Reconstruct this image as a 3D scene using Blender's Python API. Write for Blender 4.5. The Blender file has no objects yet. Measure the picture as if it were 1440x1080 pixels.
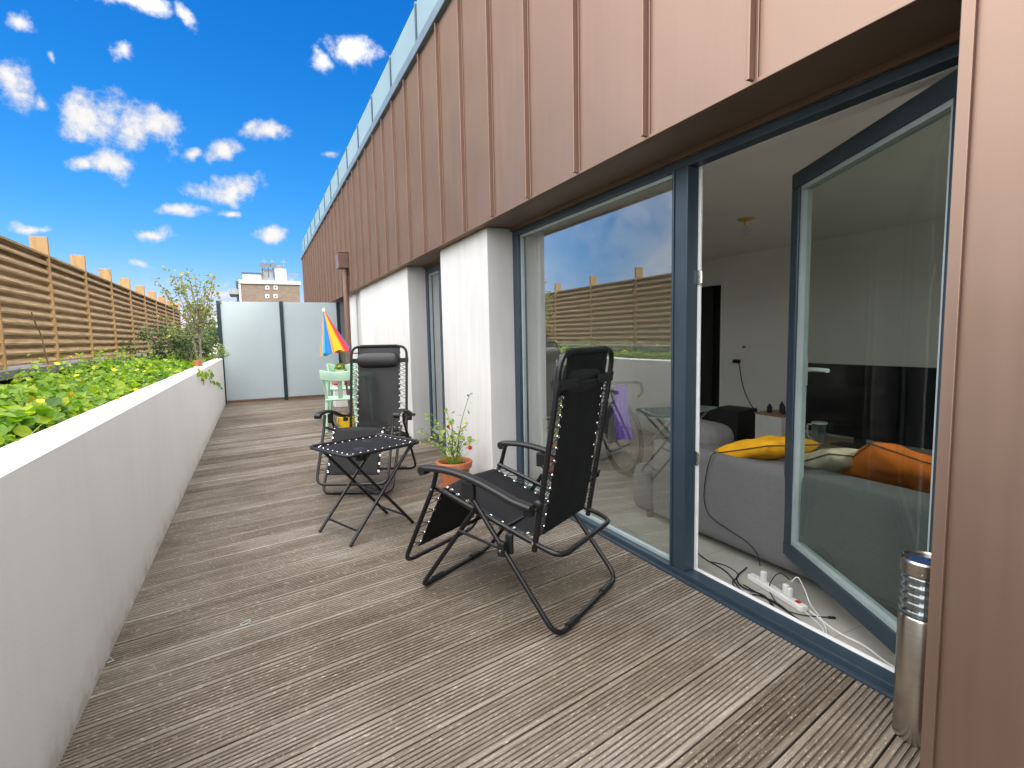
import bpy, bmesh, math, random
from mathutils import Vector, Matrix, noise as mnoise
random.seed(7)
R = math.radians
scene = bpy.context.scene
COL = scene.collection

# ------------------------------------------------------------------ camera frame
CAM_H = 1.25
YAW, PITCH, ROLL = R(26.08), R(5.2), R(1.13)
FPX = 733.6
fwd = Vector((math.sin(YAW)*math.cos(PITCH), math.cos(YAW)*math.cos(PITCH), -math.sin(PITCH)))
rgt = Vector((math.cos(YAW), -math.sin(YAW), 0))
dwn = fwd.cross(rgt)
r2 = rgt*math.cos(ROLL) + dwn*math.sin(ROLL)
d2 = -rgt*math.sin(ROLL) + dwn*math.cos(ROLL)
cam_d = bpy.data.cameras.new('camera')
cam = bpy.data.objects.new('camera', cam_d)
COL.objects.link(cam)
cam.matrix_world = Matrix(((r2.x, -d2.x, -fwd.x, 0), (r2.y, -d2.y, -fwd.y, 0), (r2.z, -d2.z, -fwd.z, CAM_H), (0, 0, 0, 1)))
cam_d.sensor_width = 36
cam_d.lens = FPX/1440*36
cam_d.clip_start = 0.02
cam_d.clip_end = 5000
scene.camera = cam

def ray(px, py):
    return r2*((px-720)/FPX) + d2*((py-540)/FPX) + fwd

# ------------------------------------------------------------------ materials
def new_mat(name):
    m = bpy.data.materials.new(name)
    m.use_nodes = True
    nt = m.node_tree
    b = nt.nodes['Principled BSDF']
    return m, nt, b

def N(nt, t, **kw):
    n = nt.nodes.new(t)
    for k, v in kw.items():
        setattr(n, k, v)
    return n

def link(nt, a, b):
    nt.links.new(a, b)

def ramp(nt, stops, interp='LINEAR'):
    r = N(nt, 'ShaderNodeValToRGB')
    cr = r.color_ramp
    cr.interpolation = interp
    while len(cr.elements) > 1:
        cr.elements.remove(cr.elements[-1])
    cr.elements[0].position = stops[0][0]
    c = stops[0][1]
    cr.elements[0].color = (c[0], c[1], c[2], 1)
    for p, c in stops[1:]:
        e = cr.elements.new(p)
        e.color = (c[0], c[1], c[2], 1)
    return r

def g3(v):
    return (v, v, v)

def simple(name, col, rough=0.5, metal=0.0, var=0.12, scale=8.0, bump=0.0, bscale=60.0, spec=0.5, coord='Object', bdist=0.004, stretch=None):
    """painted / plain surface with slight mottling and bump"""
    m, nt, b = new_mat(name)
    tc = N(nt, 'ShaderNodeTexCoord')
    src = tc.outputs[coord]
    if stretch:
        mp = N(nt, 'ShaderNodeMapping')
        mp.inputs['Scale'].default_value = stretch
        link(nt, src, mp.inputs[0])
        src = mp.outputs[0]
    no = N(nt, 'ShaderNodeTexNoise')
    no.inputs['Scale'].default_value = scale
    no.inputs['Detail'].default_value = 6
    link(nt, src, no.inputs['Vector'])
    lo = tuple(c*(1-var) for c in col)
    hi = tuple(min(1, c*(1+var)) for c in col)
    rp = ramp(nt, [(0.3, lo), (0.7, hi)])
    link(nt, no.outputs['Fac'], rp.inputs[0])
    link(nt, rp.outputs[0], b.inputs['Base Color'])
    b.inputs['Roughness'].default_value = rough
    b.inputs['Metallic'].default_value = metal
    b.inputs['Specular IOR Level'].default_value = spec
    if bump > 0:
        n2 = N(nt, 'ShaderNodeTexNoise')
        n2.inputs['Scale'].default_value = bscale
        n2.inputs['Detail'].default_value = 4
        link(nt, src, n2.inputs['Vector'])
        bp = N(nt, 'ShaderNodeBump')
        bp.inputs['Strength'].default_value = bump
        bp.inputs['Distance'].default_value = bdist
        link(nt, n2.outputs['Fac'], bp.inputs['Height'])
        link(nt, bp.outputs[0], b.inputs['Normal'])
    return m

def mat_plaster(name, col, rough=0.85, stain=0.10, grain=0.35):
    m, nt, b = new_mat(name)
    tc = N(nt, 'ShaderNodeTexCoord')
    n1 = N(nt, 'ShaderNodeTexNoise'); n1.inputs['Scale'].default_value = 1.4; n1.inputs['Detail'].default_value = 7
    mp = N(nt, 'ShaderNodeMapping'); mp.inputs['Scale'].default_value = (6, 6, 0.5)
    n2 = N(nt, 'ShaderNodeTexNoise'); n2.inputs['Scale'].default_value = 2.0; n2.inputs['Detail'].default_value = 5
    n3 = N(nt, 'ShaderNodeTexNoise'); n3.inputs['Scale'].default_value = 140; n3.inputs['Detail'].default_value = 3
    for n in (n1, n3): link(nt, tc.outputs['Object'], n.inputs['Vector'])
    link(nt, tc.outputs['Object'], mp.inputs[0]); link(nt, mp.outputs[0], n2.inputs['Vector'])
    mx = N(nt, 'ShaderNodeMath', operation='ADD'); link(nt, n1.outputs[0], mx.inputs[0]); link(nt, n2.outputs[0], mx.inputs[1])
    rp = ramp(nt, [(0.36, tuple(c*(1-stain) for c in col)), (0.62, col)])
    h = N(nt, 'ShaderNodeMath', operation='MULTIPLY'); h.inputs[1].default_value = 0.5
    link(nt, mx.outputs[0], h.inputs[0]); link(nt, h.outputs[0], rp.inputs[0])
    sz = N(nt, 'ShaderNodeSeparateXYZ'); link(nt, tc.outputs['Object'], sz.inputs[0])
    gn = N(nt, 'ShaderNodeTexNoise'); gn.inputs['Scale'].default_value = 7; gn.inputs['Detail'].default_value = 8; gn.inputs['Roughness'].default_value = 0.7
    link(nt, tc.outputs['Object'], gn.inputs['Vector'])
    gz = N(nt, 'ShaderNodeMath', operation='MULTIPLY_ADD'); gz.inputs[1].default_value = 0.34; gz.inputs[2].default_value = -0.17
    link(nt, gn.outputs[0], gz.inputs[0])
    ga = N(nt, 'ShaderNodeMath', operation='ADD'); link(nt, gz.outputs[0], ga.inputs[0]); link(nt, sz.outputs['Z'], ga.inputs[1])
    gr_ = ramp(nt, [(0.0, (0.62, 0.58, 0.52)), (0.045, (0.86, 0.84, 0.80)), (0.16, (1, 1, 1))]); link(nt, ga.outputs[0], gr_.inputs[0])
    gm = N(nt, 'ShaderNodeMix', data_type='RGBA', blend_type='MULTIPLY'); gm.inputs[0].default_value = 0.8
    link(nt, rp.outputs[0], gm.inputs[6]); link(nt, gr_.outputs[0], gm.inputs[7])
    link(nt, gm.outputs[2], b.inputs['Base Color'])
    b.inputs['Roughness'].default_value = rough
    b.inputs['Specular IOR Level'].default_value = 0.25
    bp = N(nt, 'ShaderNodeBump'); bp.inputs['Strength'].default_value = grain; bp.inputs['Distance'].default_value = 0.003
    link(nt, n3.outputs[0], bp.inputs['Height']); link(nt, bp.outputs[0], b.inputs['Normal'])
    return m

def mat_deck():
    m, nt, b = new_mat('weathered_decking')
    tc = N(nt, 'ShaderNodeTexCoord')
    rot = N(nt, 'ShaderNodeMapping'); rot.inputs['Rotation'].default_value = (0, 0, -DECK_ANG)
    link(nt, tc.outputs['Object'], rot.inputs[0])
    at = N(nt, 'ShaderNodeAttribute'); at.attribute_name = 'rnd'
    # push each board to its own place in the noise
    sc = N(nt, 'ShaderNodeVectorMath', operation='SCALE'); sc.inputs['Scale'].default_value = 37.0
    link(nt, at.outputs['Color'], sc.inputs[0])
    ad = N(nt, 'ShaderNodeVectorMath', operation='ADD'); link(nt, rot.outputs[0], ad.inputs[0]); link(nt, sc.outputs[0], ad.inputs[1])
    def stretched(s, scale, det=6, rgh=0.6):
        mp = N(nt, 'ShaderNodeMapping'); mp.inputs['Scale'].default_value = s
        link(nt, ad.outputs[0], mp.inputs[0])
        n = N(nt, 'ShaderNodeTexNoise'); n.inputs['Scale'].default_value = scale; n.inputs['Detail'].default_value = det; n.inputs['Roughness'].default_value = rgh
        link(nt, mp.outputs[0], n.inputs['Vector'])
        return n
    big = stretched((0.8, 3.0, 1), 1.6)
    grain = stretched((2.0, 55, 40), 2.2, 5, 0.7)
    speck = stretched((30, 75, 30), 1.6, 3, 0.7)
    sep = N(nt, 'ShaderNodeSeparateColor'); link(nt, at.outputs['Color'], sep.inputs[0])
    rp1 = ramp(nt, [(0.0, (0.070, 0.054, 0.038)), (0.30, (0.150, 0.122, 0.093)), (0.60, (0.240, 0.208, 0.172)), (1.0, (0.43, 0.40, 0.365))])
    s1 = N(nt, 'ShaderNodeMath', operation='MULTIPLY_ADD'); s1.inputs[1].default_value = 1.25
    link(nt, grain.outputs[0], s1.inputs[0])
    s2 = N(nt, 'ShaderNodeMath', operation='MULTIPLY_ADD'); s2.inputs[1].default_value = 0.65; s2.inputs[2].default_value = -0.69
    link(nt, big.outputs[0], s2.inputs[0]); link(nt, s2.outputs[0], s1.inputs[2])
    s3 = N(nt, 'ShaderNodeMath', operation='MULTIPLY_ADD'); s3.inputs[1].default_value = 0.32
    link(nt, sep.outputs[0], s3.inputs[0]); link(nt, s1.outputs[0], s3.inputs[2])
    s4 = N(nt, 'ShaderNodeMath', operation='MULTIPLY_ADD'); s4.inputs[1].default_value = 0.06; link(nt, sep.outputs[1], s4.inputs[0]); link(nt, s3.outputs[0], s4.inputs[2]); link(nt, s4.outputs[0], rp1.inputs[0])
    # warm / light worn specks
    rp2 = ramp(nt, [(0.585, g3(0.0)), (0.68, g3(1.0))])
    link(nt, speck.outputs[0], rp2.inputs[0])
    mm = N(nt, 'ShaderNodeMath', operation='MULTIPLY'); mm.inputs[1].default_value = 0.5
    link(nt, rp2.outputs[0], mm.inputs[0])
    mix = N(nt, 'ShaderNodeMix', data_type='RGBA'); mix.inputs[7].default_value = (0.66, 0.57, 0.45, 1)
    link(nt, mm.outputs[0], mix.inputs[0]); link(nt, rp1.outputs[0], mix.inputs[6])
    # grooves are darker low down
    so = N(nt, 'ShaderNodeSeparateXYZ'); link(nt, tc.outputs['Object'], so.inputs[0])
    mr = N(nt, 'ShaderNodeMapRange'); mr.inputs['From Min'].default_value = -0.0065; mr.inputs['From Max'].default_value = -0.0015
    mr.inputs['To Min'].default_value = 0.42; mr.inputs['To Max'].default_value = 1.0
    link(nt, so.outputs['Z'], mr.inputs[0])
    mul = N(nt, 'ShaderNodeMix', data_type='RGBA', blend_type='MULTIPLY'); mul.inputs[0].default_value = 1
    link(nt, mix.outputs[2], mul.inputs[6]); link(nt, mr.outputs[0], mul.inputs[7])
    lf = N(nt, 'ShaderNodeTexNoise'); lf.inputs['Scale'].default_value = 0.9; lf.inputs['Detail'].default_value = 5; lf.inputs['Roughness'].default_value = 0.65
    link(nt, tc.outputs['Object'], lf.inputs['Vector'])
    lr = ramp(nt, [(0.35, (0.70, 0.66, 0.60)), (0.65, (1.12, 1.12, 1.12))]); link(nt, lf.outputs[0], lr.inputs[0])
    mu2 = N(nt, 'ShaderNodeMix', data_type='RGBA', blend_type='MULTIPLY'); mu2.inputs[0].default_value = 1
    link(nt, mul.outputs[2], mu2.inputs[6]); link(nt, lr.outputs[0], mu2.inputs[7])
    link(nt, mu2.outputs[2], b.inputs['Base Color'])
    b.inputs['Roughness'].default_value = 0.72
    b.inputs['Specular IOR Level'].default_value = 0.35
    bp = N(nt, 'ShaderNodeBump'); bp.inputs['Strength'].default_value = 0.5; bp.inputs['Distance'].default_value = 0.003
    sm = N(nt, 'ShaderNodeMath', operation='ADD'); link(nt, grain.outputs[0], sm.inputs[0]); link(nt, speck.outputs[0], sm.inputs[1])
    link(nt, sm.outputs[0], bp.inputs['Height']); link(nt, bp.outputs[0], b.inputs['Normal'])
    return m

def mat_wood(name, c_lo, c_hi, axis_scale=(1, 1, 1), rough=0.6, scale=3.0):
    m, nt, b = new_mat(name)
    tc = N(nt, 'ShaderNodeTexCoord')
    mp = N(nt, 'ShaderNodeMapping'); mp.inputs['Scale'].default_value = axis_scale
    link(nt, tc.outputs['Object'], mp.inputs[0])
    n = N(nt, 'ShaderNodeTexNoise'); n.inputs['Scale'].default_value = scale; n.inputs['Detail'].default_value = 7; n.inputs['Distortion'].default_value = 0.6
    link(nt, mp.outputs[0], n.inputs['Vector'])
    rp = ramp(nt, [(0.3, c_lo), (0.7, c_hi)])
    link(nt, n.outputs[0], rp.inputs[0]); link(nt, rp.outputs[0], b.inputs['Base Color'])
    b.inputs['Roughness'].default_value = rough
    bp = N(nt, 'ShaderNodeBump'); bp.inputs['Strength'].default_value = 0.25; bp.inputs['Distance'].default_value = 0.003
    link(nt, n.outputs[0], bp.inputs['Height']); link(nt, bp.outputs[0], b.inputs['Normal'])
    return m

def mat_cladding():
    m, nt, b = new_mat('brown_standing_seam_metal')
    tc = N(nt, 'ShaderNodeTexCoord')
    n = N(nt, 'ShaderNodeTexNoise'); n.inputs['Scale'].default_value = 2.0; n.inputs['Detail'].default_value = 8; n.inputs['Roughness'].default_value = 0.6
    link(nt, tc.outputs['Object'], n.inputs['Vector'])
    mp = N(nt, 'ShaderNodeMapping'); mp.inputs['Scale'].default_value = (9, 9, 0.35)
    link(nt, tc.outputs['Object'], mp.inputs[0])
    st = N(nt, 'ShaderNodeTexNoise'); st.inputs['Scale'].default_value = 3.0; st.inputs['Detail'].default_value = 6
    link(nt, mp.outputs[0], st.inputs['Vector'])
    add = N(nt, 'ShaderNodeMath', operation='ADD'); link(nt, n.outputs[0], add.inputs[0]); link(nt, st.outputs[0], add.inputs[1])
    hf = N(nt, 'ShaderNodeMath', operation='MULTIPLY'); hf.inputs[1].default_value = 0.5; link(nt, add.outputs[0], hf.inputs[0])
    rp = ramp(nt, [(0.3, (0.268, 0.186, 0.145)), (0.7, (0.300, 0.211, 0.167))])
    link(nt, hf.outputs[0], rp.inputs[0]); link(nt, rp.outputs[0], b.inputs['Base Color'])
    b.inputs['Metallic'].default_value = 0.88
    b.inputs['Specular Tint'].default_value = (0.42, 0.30, 0.25, 1)
    rr = ramp(nt, [(0.3, g3(0.46)), (0.7, g3(0.53))]); link(nt, hf.outputs[0], rr.inputs[0])
    link(nt, rr.outputs[0], b.inputs['Roughness'])
    b.inputs['Specular IOR Level'].default_value = 0.4
    # oil canning plus fine grain
    oc = N(nt, 'ShaderNodeTexNoise'); oc.inputs['Scale'].default_value = 1.7; oc.inputs['Detail'].default_value = 1
    link(nt, tc.outputs['Object'], oc.inputs['Vector'])
    gr = N(nt, 'ShaderNodeTexNoise'); gr.inputs['Scale'].default_value = 260; gr.inputs['Detail'].default_value = 2
    link(nt, tc.outputs['Object'], gr.inputs['Vector'])
    b1 = N(nt, 'ShaderNodeBump'); b1.inputs['Strength'].default_value = 0.35; b1.inputs['Distance'].default_value = 0.03
    link(nt, oc.outputs[0], b1.inputs['Height'])
    b2 = N(nt, 'ShaderNodeBump'); b2.inputs['Strength'].default_value = 0.12; b2.inputs['Distance'].default_value = 0.001
    link(nt, gr.outputs[0], b2.inputs['Height']); link(nt, b1.outputs[0], b2.inputs['Normal'])
    link(nt, b2.outputs[0], b.inputs['Normal'])
    return m

def mat_glass(name, tint, refl=1.0, base=0.0):
    """thin window pane: tinted see-through plus mirror reflection growing with the angle"""
    m = bpy.data.materials.new(name); m.use_nodes = True
    nt = m.node_tree; nt.nodes.clear()
    out = N(nt, 'ShaderNodeOutputMaterial')
    tr = N(nt, 'ShaderNodeBsdfTransparent'); tr.inputs[0].default_value = (*tint, 1)
    gl = N(nt, 'ShaderNodeBsdfGlossy'); gl.inputs['Roughness'].default_value = 0.0; gl.inputs[0].default_value = (0.94, 0.97, 0.97, 1)
    fr = N(nt, 'ShaderNodeLayerWeight'); fr.inputs['Blend'].default_value = 0.5
    pw = N(nt, 'ShaderNodeMath', operation='POWER'); pw.inputs[1].default_value = 2.0
    link(nt, fr.outputs['Facing'], pw.inputs[0])
    ma = N(nt, 'ShaderNodeMath', operation='MULTIPLY_ADD', use_clamp=True); ma.inputs[1].default_value = refl; ma.inputs[2].default_value = base
    link(nt, pw.outputs[0], ma.inputs[0])
    tc = N(nt, 'ShaderNodeTexCoord')
    n = N(nt, 'ShaderNodeTexNoise'); n.inputs['Scale'].default_value = 1.3; n.inputs['Detail'].default_value = 1
    link(nt, tc.outputs['Object'], n.inputs['Vector'])
    bp = N(nt, 'ShaderNodeBump'); bp.inputs['Strength'].default_value = 0.05; bp.inputs['Distance'].default_value = 0.02
    link(nt, n.outputs[0], bp.inputs['Height']); link(nt, bp.outputs[0], gl.inputs['Normal'])
    mx = N(nt, 'ShaderNodeMixShader'); link(nt, ma.outputs[0], mx.inputs[0]); link(nt, tr.outputs[0], mx.inputs[1]); link(nt, gl.outputs[0], mx.inputs[2])
    link(nt, mx.outputs[0], out.inputs[0])
    return m

def mat_frosted(name, col, transp=0.15):
    m, nt, b = new_mat(name)
    tc = N(nt, 'ShaderNodeTexCoord')
    n = N(nt, 'ShaderNodeTexNoise'); n.inputs['Scale'].default_value = 1.2; n.inputs['Detail'].default_value = 5
    link(nt, tc.outputs['Object'], n.inputs['Vector'])
    rp = ramp(nt, [(0.3, tuple(c*0.92 for c in col)), (0.7, col)])
    link(nt, n.outputs[0], rp.inputs[0]); link(nt, rp.outputs[0], b.inputs['Base Color'])
    b.inputs['Roughness'].default_value = 0.32
    tl = N(nt, 'ShaderNodeBsdfTranslucent'); link(nt, rp.outputs[0], tl.inputs[0])
    mx = N(nt, 'ShaderNodeMixShader'); mx.inputs[0].default_value = 0.35
    out = nt.nodes['Material Output']
    link(nt, b.outputs[0], mx.inputs[1]); link(nt, tl.outputs[0], mx.inputs[2]); link(nt, mx.outputs[0], out.inputs[0])
    return m

def mat_leaf(name, c1, c2, c3, trans=0.35):
    m, nt, b = new_mat(name)
    at = N(nt, 'ShaderNodeAttribute'); at.attribute_name = 'rnd'
    sep = N(nt, 'ShaderNodeSeparateColor'); link(nt, at.outputs['Color'], sep.inputs[0])
    rp = ramp(nt, [(0.0, c1), (0.55, c2), (1.0, c3)])
    link(nt, sep.outputs[0], rp.inputs[0]); link(nt, rp.outputs[0], b.inputs['Base Color'])
    b.inputs['Roughness'].default_value = 0.5
    tl = N(nt, 'ShaderNodeBsdfTranslucent')
    br = N(nt, 'ShaderNodeMix', data_type='RGBA', blend_type='MULTIPLY'); br.inputs[0].default_value = 1; br.inputs[7].default_value = (1.5, 1.6, 0.6, 1)
    link(nt, rp.outputs[0], br.inputs[6]); link(nt, br.outputs[2], tl.inputs[0])
    mx = N(nt, 'ShaderNodeMixShader'); mx.inputs[0].default_value = trans
    link(nt, b.outputs[0], mx.inputs[1]); link(nt, tl.outputs[0], mx.inputs[2])
    link(nt, mx.outputs[0], nt.nodes['Material Output'].inputs[0])
    return m

def mat_mesh_fabric(name, col, opacity=0.9, weave=900.0):
    m, nt, b = new_mat(name)
    tc = N(nt, 'ShaderNodeTexCoord')
    n = N(nt, 'ShaderNodeTexNoise'); n.inputs['Scale'].default_value = 14; n.inputs['Detail'].default_value = 4
    link(nt, tc.outputs['Object'], n.inputs['Vector'])
    rp = ramp(nt, [(0.3, tuple(c*0.8 for c in col)), (0.7, tuple(c*1.25 for c in col))])
    link(nt, n.outputs[0], rp.inputs[0]); link(nt, rp.outputs[0], b.inputs['Base Color'])
    b.inputs['Roughness'].default_value = 0.6
    b.inputs['Specular IOR Level'].default_value = 0.25
    w = N(nt, 'ShaderNodeTexChecker'); w.inputs['Scale'].default_value = weave
    link(nt, tc.outputs['Object'], w.inputs[0])
    bp = N(nt, 'ShaderNodeBump'); bp.inputs['Strength'].default_value = 0.2; bp.inputs['Distance'].default_value = 0.0005
    link(nt, w.outputs['Fac'], bp.inputs['Height']); link(nt, bp.outputs[0], b.inputs['Normal'])
    tr = N(nt, 'ShaderNodeBsdfTransparent')
    mx = N(nt, 'ShaderNodeMixShader'); mx.inputs[0].default_value = opacity
    link(nt, tr.outputs[0], mx.inputs[1]); link(nt, b.outputs[0], mx.inputs[2]); link(nt, mx.outputs[0], nt.nodes['Material Output'].inputs[0])
    return m

def mat_tiles(name, col, grout, sx=0.6, sy=0.3, rough=0.35):
    m, nt, b = new_mat(name)
    tc = N(nt, 'ShaderNodeTexCoord')
    br = N(nt, 'ShaderNodeTexBrick')
    br.inputs['Scale'].default_value = 1.0
    br.inputs['Brick Width'].default_value = sx; br.inputs['Row Height'].default_value = sy
    br.inputs['Mortar Size'].default_value = 0.003
    br.inputs['Color1'].default_value = (*col, 1); br.inputs['Color2'].default_value = (*[c*0.88 for c in col], 1); br.inputs['Mortar'].default_value = (*grout, 1)
    link(nt, tc.outputs['Object'], br.inputs['Vector'])
    n = N(nt, 'ShaderNodeTexNoise'); n.inputs['Scale'].default_value = 5; n.inputs['Detail'].default_value = 6
    link(nt, tc.outputs['Object'], n.inputs['Vector'])
    rp = ramp(nt, [(0.3, g3(0.85)), (0.7, g3(1.08))]); link(nt, n.outputs[0], rp.inputs[0])
    mu = N(nt, 'ShaderNodeMix', data_type='RGBA', blend_type='MULTIPLY'); mu.inputs[0].default_value = 1
    link(nt, br.outputs['Color'], mu.inputs[6]); link(nt, rp.outputs[0], mu.inputs[7]); link(nt, mu.outputs[2], b.inputs['Base Color'])
    b.inputs['Roughness'].default_value = rough
    return m

def mat_brick_far():
    m, nt, b = new_mat('far_brick')
    tc = N(nt, 'ShaderNodeTexCoord')
    mp = N(nt, 'ShaderNodeMapping'); mp.inputs['Rotation'].default_value = (R(90), 0, 0)
    link(nt, tc.outputs['Object'], mp.inputs[0])
    br = N(nt, 'ShaderNodeTexBrick'); br.inputs['Scale'].default_value = 1.0
    br.inputs['Brick Width'].default_value = 0.8; br.inputs['Row Height'].default_value = 0.35
    br.inputs['Mortar Size'].default_value = 0.04
    br.inputs['Color1'].default_value = (0.225, 0.165, 0.12, 1); br.inputs['Color2'].default_value = (0.17, 0.125, 0.095, 1); br.inputs['Mortar'].default_value = (0.24, 0.19, 0.15, 1)
    link(nt, mp.outputs[0], br.inputs['Vector'])
    link(nt, br.outputs['Color'], b.inputs['Base Color']); b.inputs['Roughness'].default_value = 0.9
    return m

DECK_ANG = R(10.8)
M = {}
M['deck'] = mat_deck()
M['render_white'] = mat_plaster('white_render', (0.62, 0.615, 0.605), stain=0.13)
M['wall_white'] = mat_plaster('white_parapet_paint', (0.88, 0.875, 0.86), stain=0.045, grain=0.2)
M['clad'] = mat_cladding()
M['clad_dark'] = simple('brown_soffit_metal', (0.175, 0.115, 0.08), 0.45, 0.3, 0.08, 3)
M['pipe'] = simple('brown_downpipe_paint', (0.20, 0.115, 0.088), 0.42, 0.25, 0.12, 5, 0.1, 80)
M['zinc'] = simple('grey_zinc_trim', (0.21, 0.27, 0.29), 0.4, 0.5, 0.15, 4)
M['parapet'] = mat_frosted('pale_parapet_glass', (0.42, 0.55, 0.58))
M['parapet_post'] = simple('parapet_post_grey', (0.10, 0.15, 0.18), 0.45, 0.4)
M['frame'] = simple('anthracite_blue_frame', (0.030, 0.049, 0.068), 0.38, 0.15, 0.10, 6, 0.05, 200)
M['white_pvc'] = simple('white_pvc', (0.74, 0.75, 0.75), 0.35, 0, 0.05, 6)
M['gasket'] = simple('pale_glazing_bead', (0.36, 0.43, 0.43), 0.35, 0.1, 0.08, 10)
M['glass_fixed'] = mat_glass('clear_fixed_pane', (0.93, 0.97, 0.94), 1.5, 0.10)
M['glass_leaf'] = mat_glass('clear_door_pane', (0.70, 0.77, 0.73), 0.11, 0.03)
M['frost'] = mat_frosted('frosted_screen_glass', (0.62, 0.70, 0.72))
M['post_dark'] = simple('dark_screen_post', (0.016, 0.036, 0.048), 0.4, 0.2)
M['kerb'] = mat_wood('kerb_timber', (0.26, 0.15, 0.09), (0.38, 0.24, 0.15), (1, 20, 20))
M['fence'] = mat_wood('cedar_slats', (0.23, 0.145, 0.068), (0.47, 0.325, 0.170), (20, 1.2, 20), 0.65)
M['fence_post'] = mat_wood('cedar_posts', (0.29, 0.175, 0.070), (0.42, 0.265, 0.115), (6, 6, 1.0), 0.65)
M['ledge'] = simple('grey_timber_ledge', (0.16, 0.16, 0.155), 0.8, 0, 0.3, 6, 0.3, 40, stretch=(8, 0.6, 8))
M['soil'] = simple('dark_soil', (0.018, 0.016, 0.010), 0.95, 0, 0.5, 20, 0.6, 40)
M['black_tube'] = simple('black_powder_coated_tube', (0.006, 0.006, 0.007), 0.34, 0.0, 0.2, 30, 0.05, 300, spec=0.5)
M['black_plastic'] = simple('black_plastic', (0.008, 0.0085, 0.009), 0.45, 0, 0.15, 20, 0.08, 400)
M['sling'] = mat_mesh_fabric('black_textilene', (0.0085, 0.009, 0.010), 0.95)
M['sling_sheer'] = mat_mesh_fabric('sheer_black_textilene', (0.016, 0.017, 0.018), 0.78)
M['cord'] = simple('black_elastic_cord', (0.02, 0.02, 0.02), 0.7)
M['eyelet'] = simple('nickel_eyelet', (0.75, 0.73, 0.70), 0.22, 1.0, 0.05)
M['terracotta'] = simple('terracotta', (0.50, 0.17, 0.075), 0.8, 0, 0.2, 14, 0.25, 60)
M['green_metal'] = simple('mint_green_paint', (0.42, 0.62, 0.47), 0.38, 0, 0.08, 6)
M['steel'] = simple('brushed_steel', (0.50, 0.46, 0.41), 0.24, 1.0, 0.08, 3, 0.03, 160, stretch=(1, 1, 30))
M['lamp_top'] = simple('solar_lamp_top', (0.02, 0.05, 0.12), 0.15, 0.1)
M['lamp_glass'] = mat_glass('ribbed_lamp_glass', (0.80, 0.86, 0.88), 0.8, 0.18)
M['sofa'] = simple('grey_woven_sofa', (0.135, 0.134, 0.138), 0.92, 0, 0.07, 70, 0.35, 420, spec=0.2, bdist=0.002)
M['sofa_leg'] = simple('sofa_leg_wood', (0.08, 0.045, 0.03), 0.5)
M['cush_yellow'] = simple('mustard_cushion', (0.72, 0.36, 0.012), 0.85, 0, 0.10, 12, 0.4, 200, spec=0.2)
M['cush_orange'] = simple('burnt_orange_cushion', (0.55, 0.14, 0.015), 0.85, 0, 0.14, 12, 0.4, 200, spec=0.2)
M['cush_beige'] = simple('beige_cushion', (0.55, 0.50, 0.38), 0.85, 0, 0.10, 12, 0.4, 200, spec=0.2)
M['piping'] = simple('dark_piping', (0.10, 0.055, 0.02), 0.8)
M['room_wall'] = simple('room_wall_paint', (0.80, 0.79, 0.76), 0.9, 0, 0.03, 2)
M['room_ceiling'] = simple('room_ceiling_paint', (0.74, 0.72, 0.66), 0.9, 0, 0.03, 2)
M['tiles'] = mat_tiles('grey_floor_tiles', (0.44, 0.43, 0.38), (0.26, 0.25, 0.22), 0.9, 0.45)
M['dark'] = simple('painted_interior_dark', (0.012, 0.012, 0.013), 0.6)  # near-black colour stands for unlit depth behind openings
M['tv'] = simple('black_tv_screen', (0.004, 0.004, 0.005), 0.12, 0, 0.1, spec=0.5)
M['oak'] = mat_wood('oak_bench_top', (0.30, 0.19, 0.10), (0.45, 0.31, 0.18), (20, 1, 20), 0.5)
M['black_matt'] = simple('black_matt', (0.012, 0.012, 0.013), 0.6)
M['plug_white'] = simple('white_plastic', (0.78, 0.78, 0.77), 0.35, 0, 0.04)
M['red'] = simple('red_switch', (0.55, 0.02, 0.015), 0.3)
M['cable_white'] = simple('white_cable', (0.72, 0.72, 0.70), 0.4)
M['brass'] = simple('brass_rose', (0.55, 0.38, 0.10), 0.35, 0.7)
M['bulb'] = mat_glass('bulb_glass', (0.85, 0.85, 0.82), 0.8, 0.15)
M['towel'] = simple('purple_towel', (0.19, 0.105, 0.52), 0.95, 0, 0.15, 20, 0.6, 150)
M['rubber'] = simple('tyre_rubber', (0.01, 0.01, 0.01), 0.7)
M['curtain'] = mat_mesh_fabric('sheer_curtain', (0.42, 0.46, 0.43), 0.62, 500)
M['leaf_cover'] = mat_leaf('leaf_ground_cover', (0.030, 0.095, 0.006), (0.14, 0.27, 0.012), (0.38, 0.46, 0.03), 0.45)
M['leaf_shrub'] = mat_leaf('leaf_shrub', (0.022, 0.050, 0.014), (0.055, 0.10, 0.022), (0.14, 0.18, 0.05), 0.30)
M['leaf_tree'] = mat_leaf('leaf_tree', (0.10, 0.14, 0.02), (0.19, 0.22, 0.04), (0.34, 0.33, 0.09), 0.35)
M['leaf_pot'] = mat_leaf('leaf_potted', (0.13, 0.24, 0.03), (0.26, 0.36, 0.05), (0.48, 0.48, 0.09), 0.40)
M['grass'] = mat_leaf('grass_blade', (0.10, 0.16, 0.02), (0.18, 0.25, 0.05), (0.36, 0.36, 0.16), 0.35)
M['stem'] = simple('green_stem', (0.13, 0.20, 0.05), 0.6)
M['bark'] = simple('pale_grey_bark', (0.20, 0.165, 0.12), 0.85, 0, 0.3, 20, 0.4, 60)
M['petal_y'] = simple('yellow_petal', (0.85, 0.62, 0.01), 0.6, 0, 0.1)
M['petal_r'] = simple('red_petal', (0.55, 0.025, 0.02), 0.6, 0, 0.2)
M['brick_far'] = mat_brick_far()
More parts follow.
